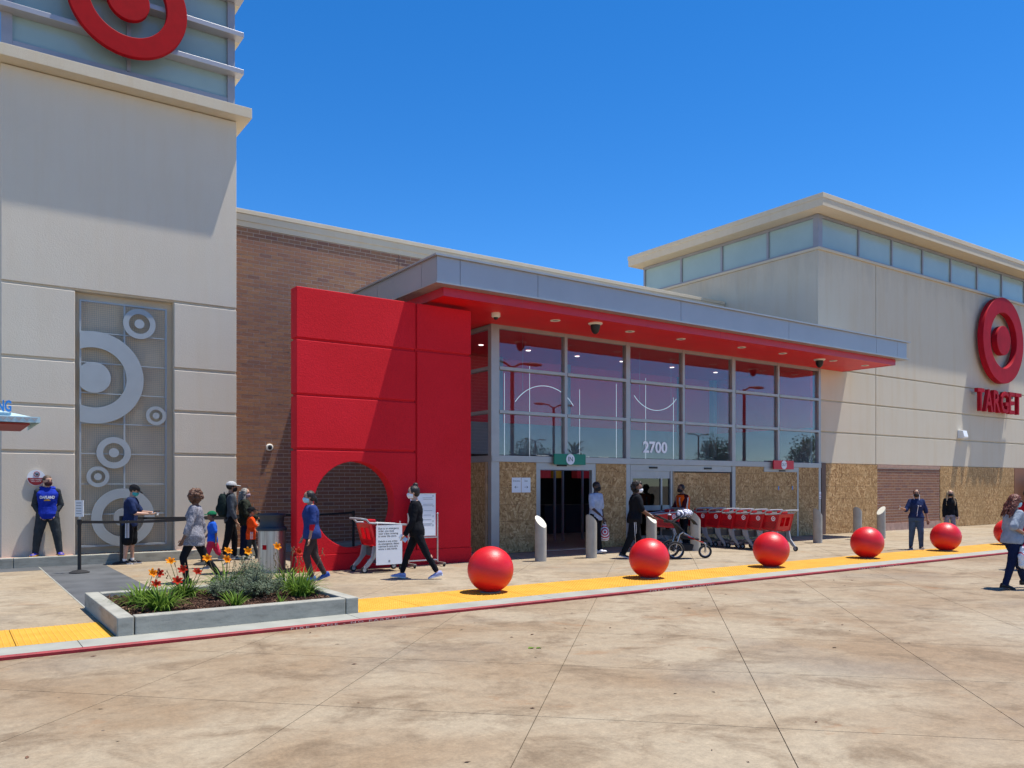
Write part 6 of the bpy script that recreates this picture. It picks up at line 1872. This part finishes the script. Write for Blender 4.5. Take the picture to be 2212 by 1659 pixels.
# 11 person pushing the stroller
sd_ = Vector((.819, -.574, 0))
lp = Vector((13.36, 12.78, SW)) - sd_ * .86
p = Person('person in a black tee and white mask pushing the jogging stroller', lp, -35, 1.72, 'f', 'skin_brown', lean=4, legs=((12, 8, 3), (-14, 12, 3)), arms=((26, 4, 34, 4), (26, 4, 34, 4)), foot=((0, 4), (14, 4)), head=(6, 2), fat=1.14)
p.pants('black_cloth', .97, 1.1, 1.25); p.shoes('shoe_black', 'sock_white')
for i_ in range(2):
    vs, fs = grid(.010, .62, 1, 20, -.02 + .035 * i_, -.30); p.decal(p.pt, [(x - .25 * (y + .30) * .3, y) for x, y in vs], fs, 'print_white', 'stripe', p.pel, (0, 1, 0), (1, 0, 0))
h = p.top('black_cloth', .46, -.06, 1.18, 1.06, 'shirt', 1.5); p.hair('hair_black', 'curly'); p.mask('mask_white')
vs, fs = grid(.16, .13, 6, 6); p.decal(h, vs, fs, 'print_red', 'chest_print', p.up(0, 0, .21), (-1, 0, 0), (0, 1, 0))
# 12 attendant
p = Person('attendant in an orange safety vest pushing a cart beside the cart row', (16.42, 15.3, SW), 165, 1.68, 'm', 'skin_brown', lean=6, legs=((8, 8, 3), (-8, 6, 3)), arms=((26, 10, 30, 4), (26, 10, 30, 4)), head=(12, 2))
p.pants('black_cloth', 1., 1.1, 1.15); p.shoes('shoe_black'); p.top('maroon', .9, -.04, 1.08, 1.0, 'shirt', 1.3); p.hair('hair_black', 'short'); p.mask('mask_black')
v_ = MB().rings(p.torso(1.3, .0, .305, 1.02, .012)); h = link('safety_vest', remeshed(v_, .0115, 4, .012, .09, 'vest_orange'), p.t)
for y_ in (-.09, .09):
    vs, fs = grid(.045, .34, 2, 12, y_); p.decal(h, vs, fs, 'reflective', 'reflective_band', p.up(0, 0, .16), (1, 0, 0), (0, 1, 0)); p.decal(h, vs, fs, 'reflective', 'reflective_band', p.up(0, 0, .16), (-1, 0, 0), (0, 1, 0))
vs, fs = grid(.05, .34, 2, 12); p.decal(h, vs, fs, 'reflective', 'reflective_band', p.up(0, 0, .16), (0, -1, 0), (1, 0, 0)); p.decal(h, vs, fs, 'reflective', 'reflective_band', p.up(0, 0, .16), (0, 1, 0), (1, 0, 0))
# 13 woman in navy tee and jeans
p = Person('woman in a navy tee and jeans with earphones holding up a phone', (20.22, 10.95, SW + .004), -140, 1.52, 'f', 'skin_tan', legs=((8, 6, 2), (-6, 8, 2)), arms=((-6, 20, 12, 0), (18, 26, 84, -40)), foot=((0, 6), (10, 6)), head=(-14, -4), fat=1.12)
p.pants('jeans', 1., 1.1, 1.2); p.shoes('shoe_black', 'sock_white'); h = p.top('navy', .55, -.0, 1.14, 1.0, 'shirt', 1.5); p.hair('hair_brown', 'pony'); p.mask('mask_black')
vs, fs = grid(.05, .03, 3, 3, .075); p.decal(h, vs, fs, 'grey_tee', 'chest_print', p.up(0, 0, .20), (-1, 0, 0), (0, 1, 0))
c0 = p.up(.13, 0, .10)
MB().tube([p.hp(.0, .7, -.2), p.up(.10, .05, .27), p.up(.145, .02, .20), c0, p.up(.14, -.01, .03)], .006, 6).tube([p.hp(.0, -.7, -.2), p.up(.10, -.05, .27), p.up(.145, .02, .20)], .006, 6).build('earphone_cord', 'print_white', p.t)
hw = p.w(p.arms[1][2] + p.arms[1][3] * .11)
ph = MB().box(-.07, .07, -.006, .006, -.036, .036).build('phone', 'metal_white', loc=hw, bev=.005); ph.rotation_euler = (0, R(-20), R(-140))
tag(ph, 'phone in the raised hand of the woman in jeans', 'phone')
# 14 woman with long blond hair
p = Person('woman with long fair hair and a dark jacket behind the fifth red ball', (24.3, 12.15, SW), -128, 1.50, 'f', 'skin_light', legs=((6, 4, 2), (-6, 6, 2)), arms=((4, 7, 14, 4), (0, 9, 8, 0)), head=(-4, -6))
p.pants('grey_pants', 1., 1.08, 1.05); p.shoes('shoe_white'); p.top('black_cloth', 1., -.02, 1.1, 1.0, 'jacket', 1.3); p.hair('hair_blond', 'long'); p.mask('mask_black')
# 15 woman with bags in front on the right
p = Person('woman with wavy auburn hair, sunglasses and grey tee carrying a bag at the right edge', (14.24, 6.12, 0), -30, 1.55, 'f', 'skin_tan', lean=3, legs=((26, 6, 3), (-13, 6, 3)), arms=((4, 10, 72, 8), (-30, 12, 96, 6)), foot=((-6, 4), (8, 4)), head=(4, 4), fat=1.1)
p.pants('dark_jeans', 1., 1.08, 1.1); p.shoes('shoe_black', 'shoe_black'); p.top('grey_blue', .48, -.04, 1.14, 1.04, 'shirt', 1.45); p.hair('hair_red', 'wavy'); p.mask('mask_blue'); p.shades()
shop_bag('white store bag with red rings held by the woman in sunglasses', p.w(p.arms[1][2] + p.arms[1][3] * .09), -20, .52, .40)
# 16 person in red beyond
p = Person('person in a red shirt mostly hidden behind the woman in sunglasses', (17.55, 7.25, 0), 10, 1.62, 'm', 'skin_tan', legs=((12, 8, 3), (-14, 8, 3)), arms=((8, 8, 20, 0), (-8, 8, 20, 0)))
p.pants('dark_jeans', 1., 1.08, 1.1); p.shoes('shoe_black'); p.top('red_shirt', .5, -.05, 1.1, 1.0, 'shirt', 1.4); p.hair('hair_black', 'short')
